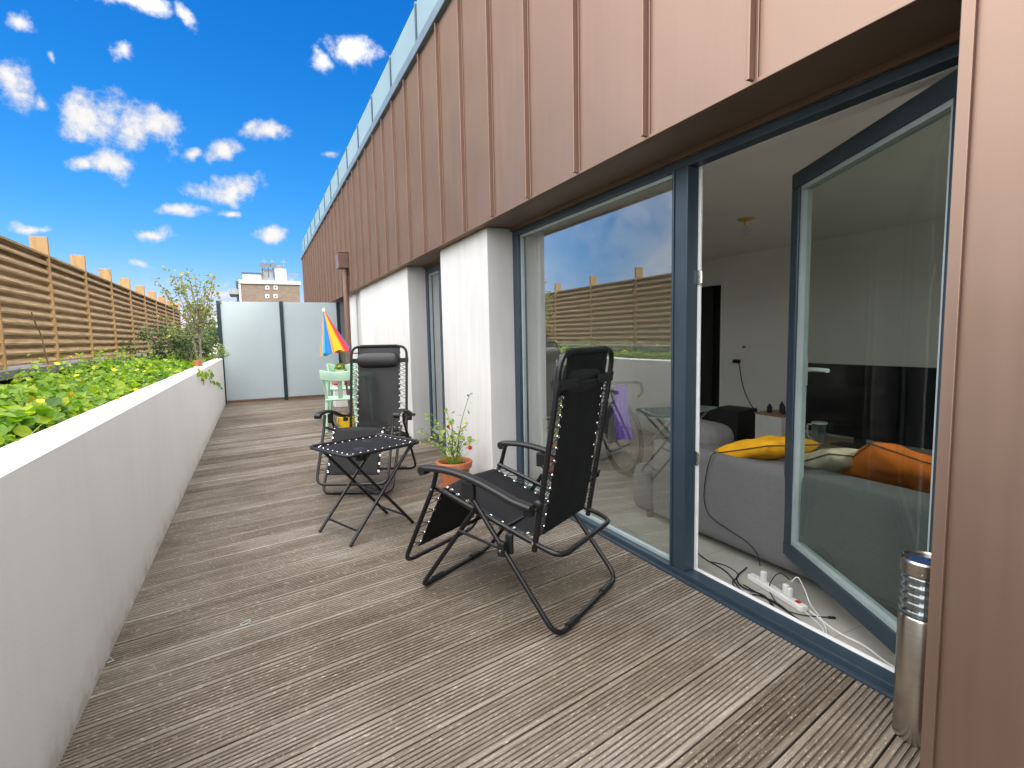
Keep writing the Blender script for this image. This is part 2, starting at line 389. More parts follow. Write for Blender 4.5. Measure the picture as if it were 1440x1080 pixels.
M['far_white'] = simple('far_white_render', (0.62, 0.62, 0.62), 0.9, 0, 0.08, 0.3)
M['far_glass'] = simple('far_window_glass', (0.05, 0.07, 0.09), 0.15)
M['far_grey'] = simple('far_grey', (0.28, 0.29, 0.30), 0.8)
M['far_ground'] = simple('far_ground_cover', (0.10, 0.11, 0.08), 0.95, 0, 0.4, 0.02)
M['orange'] = simple('orange_awning', (0.75, 0.22, 0.03), 0.8)
M['u_yellow'] = simple('parasol_yellow', (0.80, 0.48, 0.01), 0.7, 0, 0.06)
M['u_blue'] = simple('parasol_blue', (0.01, 0.17, 0.52), 0.7, 0, 0.06)
M['u_cyan'] = simple('parasol_cyan', (0.04, 0.42, 0.62), 0.7, 0, 0.06)
M['u_red'] = simple('parasol_red', (0.72, 0.04, 0.06), 0.7, 0, 0.06)
M['u_orange'] = simple('parasol_orange', (0.85, 0.26, 0.02), 0.7, 0, 0.06)
M['yellow_plastic'] = simple('yellow_plastic', (0.80, 0.52, 0.01), 0.4)
M['twig'] = simple('dry_twig', (0.20, 0.14, 0.07), 0.8)

# ------------------------------------------------------------------ mesh builder
class MB:
    def __init__(self):
        self.v = []; self.f = []; self.mi = []; self.cur = 0; self.mats = []; self.rnd = []
    def use(self, key):
        m = M[key]
        if m not in self.mats: self.mats.append(m)
        self.cur = self.mats.index(m); return self
    def add(self, vs, fs, rnd=None):
        o = len(self.v)
        self.v += [tuple(p) for p in vs]
        for f in fs:
            self.f.append(tuple(i+o for i in f)); self.mi.append(self.cur)
            if rnd is not None: self.rnd.append(rnd)
        return self
    def box(self, x0, x1, y0, y1, z0, z1, T=None):
        vs = [(x, y, z) for z in (z0, z1) for y in (y0, y1) for x in (x0, x1)]
        if T: vs = [T @ Vector(p) for p in vs]
        fs = [(0, 2, 3, 1), (4, 5, 7, 6), (0, 1, 5, 4), (2, 6, 7, 3), (0, 4, 6, 2), (1, 3, 7, 5)]
        return self.add(vs, fs)
    def quad(self, a, b, c, d): return self.add([a, b, c, d], [(0, 1, 2, 3)])
    def tube(self, pts, r, seg=10, closed=False, cap=True, radii=None):
        pts = [Vector(p) for p in pts]
        n = len(pts)
        tang = []
        for i in range(n):
            if closed: t = pts[(i+1) % n]-pts[i-1]
            elif i == 0: t = pts[1]-pts[0]
            elif i == n-1: t = pts[-1]-pts[-2]
            else: t = (pts[i+1]-pts[i]).normalized()+(pts[i]-pts[i-1]).normalized()
            tang.append(t.normalized() if t.length > 1e-9 else Vector((0, 0, 1)))
        up = Vector((0, 0, 1)) if abs(tang[0].z) < 0.9 else Vector((1, 0, 0))
        nrm = (up-tang[0]*up.dot(tang[0])).normalized()
        vs = []
        for i in range(n):
            nrm = (nrm-tang[i]*nrm.dot(tang[i])).normalized()
            bn = tang[i].cross(nrm)
            rr = radii[i] if radii else r
            for k in range(seg):
                a = 2*math.pi*k/seg
                vs.append(pts[i]+nrm*(math.cos(a)*rr)+bn*(math.sin(a)*rr))
        fs = []
        m = n if closed else n-1
        for i in range(m):
            j = (i+1) % n
            for k in range(seg):
                l = (k+1) % seg
                fs.append((i*seg+k, i*seg+l, j*seg+l, j*seg+k))
        if cap and not closed:
            fs.append(tuple(range(seg-1, -1, -1))); fs.append(tuple((n-1)*seg+k for k in range(seg)))
        return self.add(vs, fs)
    def lathe(self, prof, cx=0, cy=0, seg=28, T=None):
        vs = []; fs = []
        for r, z in prof:
            for k in range(seg):
                a = 2*math.pi*k/seg
                p = Vector((cx+r*math.cos(a), cy+r*math.sin(a), z))
                vs.append(T @ p if T else p)
        for i in range(len(prof)-1):
            for k in range(seg):
                l = (k+1) % seg
                fs.append((i*seg+k, i*seg+l, (i+1)*seg+l, (i+1)*seg+k))
        if prof[0][0] > 1e-5: fs.append(tuple(range(seg-1, -1, -1)))
        if prof[-1][0] > 1e-5: fs.append(tuple((len(prof)-1)*seg+k for k in range(seg)))
        return self.add(vs, fs)
    def sweep(self, pts, side, section):
        """section: list of (a,b): a along side vector, b along normal; rings joined and capped"""
        pts = [Vector(p) for p in pts]; side = Vector(side)
        vs = []; k = len(section)
        for i, p in enumerate(pts):
            t = (pts[min(i+1, len(pts)-1)]-pts[max(i-1, 0)]).normalized()
            nn = side.cross(t).normalized()
            for a, b in section: vs.append(p+side*a+nn*b)
        fs = []
        for i in range(len(pts)-1):
            for j in range(k):
                l = (j+1) % k
                fs.append((i*k+j, i*k+l, (i+1)*k+l, (i+1)*k+j))
        fs.append(tuple(range(k-1, -1, -1))); fs.append(tuple((len(pts)-1)*k+j for j in range(k)))
        return self.add(vs, fs)
    def build(self, name, parent=None, smooth=False, bevel=0.0, kind=None, recalc=True, auto=None):
        me = bpy.data.meshes.new(name)
        me.from_pydata(self.v, [], self.f)
        for m in self.mats: me.materials.append(m)
        me.polygons.foreach_set('material_index', self.mi)
        if self.rnd and len(self.rnd) == len(self.f):
            ca = me.color_attributes.new('rnd', 'FLOAT_COLOR', 'CORNER')
            arr = []
            for p in me.polygons:
                c = self.rnd[p.index]
                arr += [c[0], c[1], c[2], 1.0]*p.loop_total
            ca.data.foreach_set('color', arr)
        if recalc:
            bm = bmesh.new(); bm.from_mesh(me)
            bmesh.ops.recalc_face_normals(bm, faces=bm.faces)
            bm.to_mesh(me); bm.free()
        if smooth:
            me.polygons.foreach_set('use_smooth', [True]*len(me.polygons))
            if auto is None: auto = 40
            try: me.set_sharp_from_angle(angle=R(auto))
            except Exception: pass
        me.update()
        o = bpy.data.objects.new(name, me)
        COL.objects.link(o)
        if parent is not None: o.parent = parent
        if bevel > 0:
            bv = o.modifiers.new('bevel', 'BEVEL'); bv.width = bevel; bv.segments = 2; bv.limit_method = 'ANGLE'; bv.angle_limit = R(40)
        if kind: o['kind'] = kind
        return o

def mb(key): return MB().use(key)

def thing(name, label, cat, loc=(0, 0, 0), rz=0, group=None):
    o = bpy.data.objects.new(name, None); COL.objects.link(o)
    o.empty_display_size = 0.1
    o.location = loc; o.rotation_euler = (0, 0, rz)
    o['label'] = label; o['category'] = cat
    if group: o['group'] = group
    return o

def tag(o, label, cat, group=None):
    o['label'] = label; o['category'] = cat
    if group: o['group'] = group
    return o

def fillet(path, r, n=6, closed=False):
    P = [Vector(p) for p in path]; out = []
    m = len(P)
    rng = range(m) if closed else range(1, m-1)
    if not closed: out.append(P[0])
    for i in rng:
        a, b, c = P[i-1], P[i], P[(i+1) % m]
        ri = r[i] if isinstance(r, (list, tuple)) else r
        u = (a-b); w = (c-b)
        d = min(ri, u.length*0.48, w.length*0.48)
        p0 = b+u.normalized()*d; p1 = b+w.normalized()*d
        for k in range(n+1):
            t = k/n
            out.append(p0*(1-t)**2+b*2*t*(1-t)+p1*t*t)
    if not closed: out.append(P[-1])
    return out

def rect_section(w, h, r=0.3):
    """rounded rectangle section, w along side, h along normal"""
    pts = []
    rr = min(w, h)*r
    for cx, cy, a0 in ((w/2-rr, h/2-rr, 0), (-w/2+rr, h/2-rr, 90), (-w/2+rr, -h/2+rr, 180), (w/2-rr, -h/2+rr, 270)):
        for k in range(4):
            a = R(a0+k*30)
            pts.append((cx+rr*math.cos(a), cy+rr*math.sin(a)))
    return pts

def rot_to(p0, p1):
    d = Vector(p1)-Vector(p0)
    return Matrix.Translation(Vector(p0)) @ d.to_track_quat('Z', 'Y').to_matrix().to_4x4()

def rnd3(): return (random.random(), random.random(), random.random())

# ================================================================== GROUND AND DECK
g = mb('far_ground'); g.quad((-3000, -3000, -16), (3000, -3000, -16), (3000, 3000, -16), (-3000, 3000, -16))
g.build('ground', kind='structure')

def build_deck():
    m = mb('deck')
    pitch = 0.183; tanA = math.tan(DECK_ANG)
    x0, x1 = -0.6, 1.905
    k = -14
    y0 = 1.064-pitch*0+pitch*k
    while y0 < 14.2:
        c = rnd3()
        # board profile across (offset, z)
        w = pitch-0.0075
        prof = [(0, -0.028), (0, -0.001), (0.0015, 0.0)]; rim = [1, 1]
        ng = 8; ed_ = 0.014; st_ = (w-2*ed_)/ng
        for i in range(ng):
            gx = ed_+i*st_+st_*0.28; gw = st_*0.42
            dpt = 0.0048
            prof += [(gx, 0.0), (gx+gw*0.14, -dpt), (gx+gw*0.86, -dpt), (gx+gw, 0.0)]
            rim += [1 if i == 0 else 0, 0, 0, 0]
        prof += [(w-0.0015, 0.0), (w, -0.001), (w, -0.028)]; rim += [1, 1, 1]
        nseg = 1
        n = len(prof); vs = []
        dz = random.uniform(-0.0012, 0.0)
        for x in (x0, x1):
            for (o, z) in prof:
                vs.append((x, y0+o+(x-1.9)*tanA, z+dz))
        fs = [(i, i+1, n+i+1, n+i) for i in range(n-1)]
        for i in range(n-1):
            pass
        o_ = len(m.v); m.v += vs
        for i, f in enumerate(fs):
            m.f.append(tuple(q+o_ for q in f)); m.mi.append(m.cur); m.rnd.append((c[0], 1.0 if rim[min(i, len(rim)-1)] else 0.0, c[2]))
        y0 += pitch
        k += 1
    o = m.build('deck', kind='structure', recalc=False)
    # normals up
    return o
build_deck()
sb = mb('soil'); sb.box(-0.6, 1.9, -2, 14.5, -0.35, -0.03); sb.build('deck_bed', kind='structure')

# roof slab under the planters and beyond the screens
rs = mb('ledge'); rs.box(-2.6, -0.76, -3, 22, -0.5, 0.70); rs.build('planter_bed', kind='structure')
so = mb('soil')
n = 60; 
vs = []; fs = []
for i in range(n+1):
    for j in range(5):
        y = -1+23*i/n; x = -1.86+1.1*j/4
        vs.append((x, y, 0.80+0.03*mnoise.noise(Vector((x*3, y*3, 0)))))
for i in range(n):
    for j in range(4):
        a = i*5+j
        fs.append((a, a+1, a+6, a+5))
so.add(vs, fs); so.build('planter_soil', kind='structure', smooth=True)

# low white terrace wall
w = mb('wall_white')
nY = 60
vs = []; fs = []
X0, X1, ZT = -0.755, -0.60, 0.925
for i in range(nY+1):
    y = -2+14.05*i/nY
    wob = 0.003*mnoise.noise(Vector((0, y*1.7, 3)))
    vs += [(X0, y, 0.2), (X0+wob, y, ZT+wob), (X1-0.006+wob, y, ZT+wob*0.6), (X1+wob*0.6, y, ZT-0.007), (X1, y, -0.03)]
for i in range(nY):
    for j in range(4):
        a = i*5+j
        fs.append((a, a+1, a+6, a+5))
fs += [(4, 3, 2, 1, 0), tuple(nY*5+j for j in range(5))]
w.add(vs, fs)
tw = w.build('parapet_wall'); tag(tw, 'low white rendered terrace wall along the left edge of the deck', 'wall')

# ================================================================== BUILDING
bld = thing('apartment_building', 'brown metal clad apartment building with white rendered piers beside the deck', 'building')
XC = 1.60; XP = 1.68; XF = 1.90; ZS = 2.115; ZT = 4.0
Y1 = 19.4; YE = 0.72
def build_cladding():
    m = mb('clad')
    m.box(XC, XC+0.02, YE-0.02, Y1, ZS, ZT)
    m.box(XC, XC+0.02, -14.0, YE-0.02, -0.02, ZT)
    y = 1.321-0.547*26
    while y < Y1-0.1:
        z0 = ZS-0.004 if y > YE else -0.02
        if abs(y-YE) > 0.25:
            m.box(XC-0.032, XC-0.001, y-0.007, y+0.007, z0, ZT-0.01)
            m.box(XC-0.006, XC-0.0005, y-0.020, y-0.007, z0, ZT-0.01)
        y += 0.547
    # end fold at the door opening
    m.box(XC-0.012, XC-0.001, YE-0.03, YE, -0.02, ZT-0.012)
    m.box(XC-0.008, XC+0.018, YE+0.0005, Y1, ZS-0.016, ZS-0.0005)
    return m.build('cladding', bld, bevel=0.002)
build_cladding()
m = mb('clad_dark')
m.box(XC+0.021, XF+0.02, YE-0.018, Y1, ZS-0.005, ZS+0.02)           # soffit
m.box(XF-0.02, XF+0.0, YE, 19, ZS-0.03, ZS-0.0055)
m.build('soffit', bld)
m = mb('clad')
m.box(XC+0.021, XF+0.15, YE-0.018, YE-0.002, -0.02, ZS-0.0055)      # door reveal on the right
m.build('reveal_panel', bld)
# roof edge
m = mb('zinc')
m.box(XC-0.045, XC+0.14, -14.0, Y1+0.03, ZT+0.0005, ZT+0.10)
y = -2.0
m.build('roof_trim', bld, bevel=0.006)
y = 5.40-1.10*16
while y < Y1-0.5:
    y2 = min(y+1.08, Y1)
    p = mb('parapet'); p.box(XC+0.05, XC+0.07, y+0.02, y2, ZT+0.1005, 4.61); p.build('parapet_panel', bld)
    q = mb('parapet_post'); q.box(XC+0.035, XC+0.085, y-0.012, y+0.018, ZT+0.101, 4.615); q.build('parapet_post', bld)
    y += 1.10
# core mass: upper storey body and roof
m = mb('far_grey')
m.box(XC+0.022, 6.3, -14.0, -2.4, 2.42, ZT-0.001)
m.box(XC+0.022, 2.5, -2.3999, 0.0, 2.42, ZT-0.001); m.box(5.6, 6.3, -2.3999, 0.0, 2.42, ZT-0.001)
m.box(XC+0.022, 6.3, 0.0001, Y1-0.01, 2.42, ZT-0.001)
m.box(XF+0.20, 7.6, 7.46, Y1-0.01, -16, 2.419)
m.box(XC+0.022, 6.2, -14.0, -2.71, -0.5, 2.419)
m.box(6.25, 6.3, 1.7, 7.45, -0.12, 2.419)
m.box(XC+0.022, 7.6, -14.0, 7.45, -16, -0.501)
m.box(-2.6, XC+0.02, -14.0, 21.5, -16, -0.51)
m.build('building_core', bld)
# white piers
def pier(y0, y1, name='pier'):
    m = mb('render_white'); m.box(XP, XF+0.22, y0, y1, -0.03, ZS-0.006)
    return m.build(name, bld, bevel=0.006)
pier(3.83, 4.98)
pier(6.22, 9.35)
m = mb('render_white'); m.box(XP+0.06, XF+0.2, 9.352, 9.95, -0.03, ZS-0.006); m.build('pier', bld)
m = mb('render_white'); m.box(XP+0.03, XF+0.2, 9.952, 10.75, -0.03, ZS-0.006); m.build('pier', bld)
pier(12.2, 15.5); pier(16.6, Y1-0.05)
# pilasters on inside of windows: interior lining walls
# --- window frames
def frame_rect(m, x0, x1, y0, y1, z0, z1, t):
    m.box(x0, x1, y0, y1, z0, z0+t); m.box(x0, x1, y0, y1, z1-t, z1)
    m.box(x0, x1, y0, y0+t, z0+t+0.0005, z1-t-0.0005); m.box(x0, x1, y1-t, y1, z0+t+0.0005, z1-t-0.0005)
# big door set
df = mb('frame')
df.box(XF-0.01, XF+0.07, YE, 3.828, -0.012, 0.035)                 # sill
df.box(XF-0.035, XF-0.0105, YE, 3.828, -0.012, 0.012)
df.box(XF, XF+0.07, YE, 3.828, 2.045, ZS-0.031)                    # head
df.box(XF+0.001, XF+0.069, YE+0.0005, 0.79, 0.0355, 2.0445)        # right jamb
df.box(XF+0.001, XF+0.069, 3.74, 3.8275, 0.0355, 2.0445)           # left jamb
df.box(XF-0.004, XF+0.068, 1.925, 2.03, 0.0355, 2.0445)            # mullion
df.box(XF-0.012, XF-0.0045, 2.008, 2.022, 0.0355, 2.0445)
dset = df.build('door_frame', bld, bevel=0.004)
wf = mb('white_pvc')
wf.box(XF+0.0705, XF+0.090, 0.79, 2.06, 0.0, 0.040)
wf.box(XF+0.0695, XF+0.082, 1.912, 1.93, 0.0405, 2.06)
wf.box(XF+0.0705, XF+0.090, 0.79, 1.90, 2.0455, 2.075)
wf.build('inner_frame', dset, bevel=0.003)
for zz in (0.62, 1.52):
    h = mb('eyelet'); h.box(XF+0.060, XF+0.0690, 1.907, 1.9245, zz-0.035, zz+0.035)
    h.lathe([(0.006, zz-0.03), (0.006, zz+0.03)], XF+0.070, 1.905, 10)
    h.build('strike_plate', dset, bevel=0.002)
gb = mb('gasket'); frame_rect(gb, XF+0.028, XF+0.052, 2.0305, 3.7395, 0.036, 2.044, 0.018); gb.build('glazing_bead', dset)
fp = mb('glass_fixed'); fp.quad((XF+0.04, 2.0485, 0.0545), (XF+0.04, 3.7215, 0.0545), (XF+0.04, 3.7215, 2.0255), (XF+0.04, 2.0485, 2.0255))
fp.build('fixed_pane', dset, recalc=False)

# open door leaf, hinged at the right jamb, swung into the room
HX, HY = 1.975, 0.825
leaf = None
ang = math.atan2(2.53-HX, 1.80-HY)   # from +Y toward +X
L = 1.13
T = Matrix.Translation((HX, HY, 0)) @ Matrix.Rotation(-ang, 4, 'Z')
def tbox(m, y0, y1, z0, z1, x0, x1): m.box(x0, x1, y0, y1, z0, z1, T)
lm = mb('frame')
t = 0.075; z0, z1 = 0.055, 2.04
tbox(lm, 0, L, z0, z0+t, -0.035, 0.035); tbox(lm, 0, L, z1-t, z1, -0.035, 0.035)
tbox(lm, 0, t, z0+t+0.0005, z1-t-0.0005, -0.034, 0.034); tbox(lm, L-t, L, z0+t+0.0005, z1-t-0.0005, -0.034, 0.034)
leaf = lm.build('door_leaf', bld, bevel=0.004)
lb = mb('gasket')
for (a, b, c, d) in ((t, L-t, z0+t, z0+t+0.022), (t, L-t, z1-t-0.022, z1-t), (t, t+0.022, z0+t+0.0225, z1-t-0.0225), (L-t-0.022, L-t, z0+t+0.0225, z1-t-0.0225)):
    tbox(lb, a+0.0004, b-0.0004, c+0.0004, d-0.0004, -0.022, 0.022)
lb.build('glazing_bead', leaf)
lg = mb('glass_leaf')
q = [T @ Vector(p) for p in ((0, t+0.0225, z0+t+0.0225), (0, L-t-0.0225, z0+t+0.0225), (0, L-t-0.0225, z1-t-0.0225), (0, t+0.0225, z1-t-0.0225))]
lg.quad(*q); lg.build('pane', leaf, recalc=False)
hd = mb('white_pvc')
hd.tube([T @ Vector(p) for p in fillet([(0.034, L-0.04, 1.05), (0.085, L-0.04, 1.05), (0.085, L-0.17, 1.052)], 0.02)], 0.011, 10)
hd.box(0.0345, 0.044, L-0.06, L-0.02, 0.97, 1.11, T)
hd.build('handle', leaf, smooth=True)
for zz in (0.30, 1.15, 1.85):
    hg = mb('gasket'); hg.lathe([(0.011, zz-0.05), (0.011, zz+0.05)], HX-0.03, HY-0.018, 12); hg.build('hinge', leaf, smooth=True)

# tall narrow window between the piers
nf = mb('frame')
frame_rect(nf, XF, XF+0.07, 4.982, 6.218, 0.03, ZS-0.0315, 0.07)
nf.box(XF-0.01, XF+0.07, 4.9825, 6.2175, -0.012, 0.0295)
nf.box(XF-0.006, XF+0.068, 5.62, 5.70, 0.1005, ZS-0.102)
nwin = nf.build('window_frame', bld, bevel=0.004)
for (a, b) in ((5.0525, 5.6195), (5.7005, 6.1475)):
    x = mb('gasket'); frame_rect(x, XF+0.022, XF+0.05, a, b, 0.101, ZS-0.102, 0.02); x.build('glazing_bead', nwin)
    x = mb('glass_fixed'); x.quad((XF+0.036, a+0.0205, 0.1215), (XF+0.036, b-0.0205, 0.1215), (XF+0.036, b-0.0205, ZS-0.1225), (XF+0.036, a+0.0205, ZS-0.1225)); x.build('pane', nwin, recalc=False)
# far window past the downpipe
nf = mb('frame'); frame_rect(nf, XF, XF+0.07, 10.752, 12.198, 0.0, ZS-0.0315, 0.08)
fw2 = nf.build('window_frame', bld, bevel=0.004)
x = mb('glass_fixed'); x.quad((XF+0.03, 10.833, 0.081), (XF+0.03, 12.117, 0.081), (XF+0.03, 12.117, ZS-0.112), (XF+0.03, 10.833, ZS-0.112)); x.build('pane', fw2, recalc=False)
x = mb('dark'); x.box(XF+0.3, XF+0.32, 10.7, 12.2, -0.03, ZS); x.build('dark_backing', bld)  # dark sheet standing in for the unlit room behind the pane

# downpipe with hopper
dp = thing('downpipe', 'brown rainwater downpipe with square hopper head on the white pier', 'downpipe', (1.53, 9.85, 0))
m = mb('pipe'); m.tube([(0, 0, -0.01), (0, 0, 2.52)], 0.05, 18); m.build('pipe', dp, smooth=True)
m = mb('pipe')
m.add([(-0.13, -0.14, 2.42+0.10), (0.05, -0.14, 2.52), (0.05, 0.14, 2.52), (-0.13, 0.14, 2.52), (-0.14, -0.15, 2.78), (0.05, -0.15, 2.78), (0.05, 0.15, 2.78), (-0.14, 0.15, 2.78)],
      [(0, 3, 2, 1), (4, 5, 6, 7), (0, 1, 5, 4), (2, 3, 7, 6), (1, 2, 6, 5), (3, 0, 4, 7)])
m.box(-0.148, 0.052, -0.158, 0.158, 2.7801, 2.80)
m.build('hopper', dp, bevel=0.005)
for zz in (2.42, 1.0, 0.25):
    m = mb('pipe'); m.lathe([(0.0505, zz-0.018), (0.059, zz-0.018), (0.059, zz+0.018), (0.0505, zz+0.018)], 0, 0, 18); m.box(0.05, 0.145, -0.01, 0.01, zz-0.012, zz+0.012); m.build('bracket', dp)
m = mb('pipe'); m.tube(fillet([(0.055, -0.19, 2.75), (0.055, -0.19, 2.2), (0.055, -0.19, 2.0)], 0.03), 0.008, 8)
m.build('drain_rod', dp, smooth=True)

# ================================================================== ROOM
RW = 6.0; RC = 2.30; RF = -0.10
m = mb('tiles'); m.box(XF+0.0955, RW, -2.6, 7.38, RF-0.05, RF); m.build('room_floor', kind='structure')
m = mb('room_ceiling'); m.box(XF+0.22, RW, 0.0, 7.38, RC, RC+0.05); m.box(XF+0.22, RW, -2.6, -2.4, RC, RC+0.05); m.box(XF+0.22, 2.5, -2.3999, -0.0001, RC, RC+0.05); m.box(5.6, RW, -2.3999, -0.0001, RC, RC+0.05)
m.build('room_ceiling', kind='structure')
m = mb('room_wall'); z0_, z1_ = RC+0.0505, ZT+0.05
m.box(2.5005, 2.52, -2.3995, -0.0005, z0_, z1_); m.box(5.58, 5.5995, -2.3995, -0.0005, z0_, z1_); m.box(2.5205, 5.5795, -2.3995, -2.38, z0_, z1_); m.box(2.5205, 5.5795, -0.02, -0.0005, z0_, z1_)
m.build('added_light_shaft', kind='structure')  # unseen roof opening added to brighten the room
m = mb('room_wall')
m.box(RW, RW+0.1, -0.2, 5.42, RF, RC); m.box(RW, RW+0.1, -2.6, -0.2001, RF, 0.05); m.box(RW, RW+0.1, -2.6, -0.2001, 2.1, RC); m.box(RW, RW+0.1, 5.96, 7.38, RF, RC); m.box(RW, RW+0.1, 5.4201, 5.9599, 1.93, RC)
m.build('room_wall_back', kind='structure')
m = mb('room_wall'); m.box(XF+0.2, RW+0.1, 7.3805, 7.45, RF, RC); m.build('room_wall_far', kind='structure')
m = mb('room_wall')                                   # right-hand wall
m.box(XF+0.1, RW+0.1, -2.7, -2.6005, RF, RC); m.build('room_wall_near', kind='structure')
m = mb('room_wall')                                   # inner face of the facade
m.box(XF+0.0955, XF+0.2195, -2.6, 0.73, RF, RC)
m.box(XF+0.0955, XF+0.2195, 0.8495, 3.85, 2.076, RC)
m.box(XF+0.2205, XF+0.24, 3.8, 5.0, RF, RC); m.box(XF+0.2205, XF+0.24, 6.2, 7.38, RF, RC)
m.box(XF+0.0955, XF+0.2195, 4.9, 6.3, 2.10, RC)
m.build('room_wall_facade', kind='structure')
m = mb('plug_white'); frame_rect(m, RW+0.03, RW+0.08, -2.5995, -0.2005, 0.0505, 2.0995, 0.06); tag(m.build('added_back_window'), 'unseen white framed window added in the back wall for fill light', 'window')  # window out of view, added so more daylight reaches the interior
m = mb('dark'); m.box(RW+0.1005, RW+0.24, 5.2, 6.2, RF, 2.1); m.build('corridor_dark_slab', kind='structure')  # dark slab in the doorway, the corridor's darkness put into its colour
m = mb('plug_white')
m.box(RW-0.012, RW-0.001, 5.375, 5.4195, RF, 1.965); m.box(RW-0.012, RW-0.001, 5.9605, 6.005, RF, 1.965); m.box(RW-0.012, RW-0.001, 5.42, 5.96, 1.9305, 1.965)
tag(m.build('door_casing'), 'thin white casing around the dark doorway in the back wall', 'door casing')
m = mb('black_matt'); m.box(RW+0.03, RW+0.07, 5.60, 5.955, RF+0.005, 1.925)
d = m.build('room_door', bevel=0.003); tag(d, 'dark inner door standing in the doorway of the back wall', 'door')
# skirting
m = mb('plug_white'); m.box(RW-0.014, RW-0.0005, -2.6, 5.37, RF+0.0005, RF+0.07); tag(m.build('skirting_board'), 'white skirting board along the back wall of the room', 'skirting')

def place(o, x, y, z, rz=0):
    o.location = (x, y, z); o.rotation_euler = (0, 0, rz); return o

# thermostat, socket, bulb
t_ = thing('thermostat', 'small white wall thermostat above the socket', 'thermostat', (RW, 5.02*6/6.0, 0))
yy = 4.98
t_.location = (RW-0.001, yy, 1.035)
m = mb('plug_white'); m.box(-0.022, 0, -0.065, 0.065, -0.045, 0.045); m.build('housing', t_, bevel=0.005)
m = mb('black_matt'); m.box(-0.024, -0.0222, 0.0, 0.045, -0.002, 0.024); m.build('display', t_)
s_ = thing('wall_socket', 'white wall socket with a black plug below the thermostat', 'socket', (RW-0.001, 5.10, 0.90))
m = mb('plug_white'); m.box(-0.012, 0, -0.04, 0.04, -0.04, 0.04); m.build('cover_plate', s_, bevel=0.003)
pl = mb('black_plastic'); pl.tube([(-0.013, 0.01, -0.05), (-0.06, 0.01, -0.05)], 0.026, 12); pl.box(-0.05, -0.012, -0.04, 0.06, -0.075, -0.03)
tag(pl.build('power_plug', bevel=0.003), 'black power plug pushed into the wall socket', 'plug'); bpy.data.objects['power_plug'].location = (RW-0.001, 5.10, 0.90)
cb = mb('black_plastic')
pts = [(RW-0.05, 5.08, 0.85)]
tgt = [(1040, 516), (1044, 540), (1052, 562), (1064, 580), (1083, 597)]
for i, (px, py) in enumerate(tgt):
    r = ray(px, py); tt = (RW-0.03)/r.x
    pts.append((RW-0.03, r.y*tt, CAM_H+r.z*tt))
def smooth_path(P, n=6):
    P = [Vector(p) for p in P]; out = []
    for i in range(len(P)-1):
        a = P[max(i-1, 0)]; b = P[i]; c = P[i+1]; d = P[min(i+2, len(P)-1)]
        for k in range(n):
            t = k/n
            out.append(0.5*((2*b)+(-a+c)*t+(2*a-5*b+4*c-d)*t*t+(-a+3*b-3*c+d)*t**3))
    out.append(P[-1]); return out
cb.tube(smooth_path(pts), 0.006, 6); tag(cb.build('power_cable', smooth=True), 'black power cable hanging down the back wall from the socket', 'cable')

b_ = thing('ceiling_bulb', 'bare light bulb on a brass ceiling rose', 'light bulb', (4.17, 3.49, RC))
m = mb('brass'); m.lathe([(0.0, -0.001), (0.075, -0.001), (0.075, -0.012), (0.02, -0.03), (0.016, -0.07), (0.0, -0.07)], seg=20); m.build('ceiling_rose', b_, smooth=True)
m = mb('bulb'); m.lathe([(0.014, -0.0705), (0.018, -0.085), (0.034, -0.115), (0.030, -0.14), (0.0, -0.155)], seg=18); m.build('bulb', b_, smooth=True)

# ---- soft shapes
def cushion_mesh(name, key, w, h, t, parent=None, pipe=True, nx=18, crumple=0.02, seed=0):
    m = mb(key)
    vs = []; fs = []
    for s in (1, -1):
        for i in range(nx+1):
            for j in range(nx+1):
                u = -1+2*i/nx; v = -1+2*j/nx
                e = max(0, (1-abs(u)**3.2))*max(0, (1-abs(v)**3.2))
                pinch = 1-0.10*(1-abs(u*v))*max(abs(u), abs(v))**2
                x = u*w/2*pinch; y = v*h/2*pinch
                z = s*t/2*(e**0.42)
                nn = mnoise.noise(Vector((u*2+seed, v*2, s*3)))
                z += crumple*nn*e
                vs.append((x, y, z))
    for s in range(2):
        o = s*(nx+1)**2
        for i in range(nx):
            for j in range(nx):
                a = o+i*(nx+1)+j
                f = (a, a+nx+1, a+nx+2, a+1)
                fs.append(f if s == 0 else f[::-1])
    m.add(vs, fs)
    ob = m.build(name, parent, smooth=True, auto=180)
    bm = bmesh.new(); bm.from_mesh(ob.data); bmesh.ops.remove_doubles(bm, verts=bm.verts, dist=1e-5); bmesh.ops.recalc_face_normals(bm, faces=bm.faces); bm.to_mesh(ob.data); bm.free()
    if pipe:
        pts = []
        k = 24
        for e in range(4):
            for i in range(k):
                u = -1+2*i/k
                a, b = ((u, -1), (1, u), (-u, 1), (-1, -u))[e]
                pinch = 1-0.10*(1-abs(a*b))*max(abs(a), abs(b))**2
                pts.append((a*w/2*pinch, b*h/2*pinch, 0))
        pm = mb('piping'); pm.tube(pts, 0.0035, 6, closed=True); pm.build('piping', ob, smooth=True)
    return ob

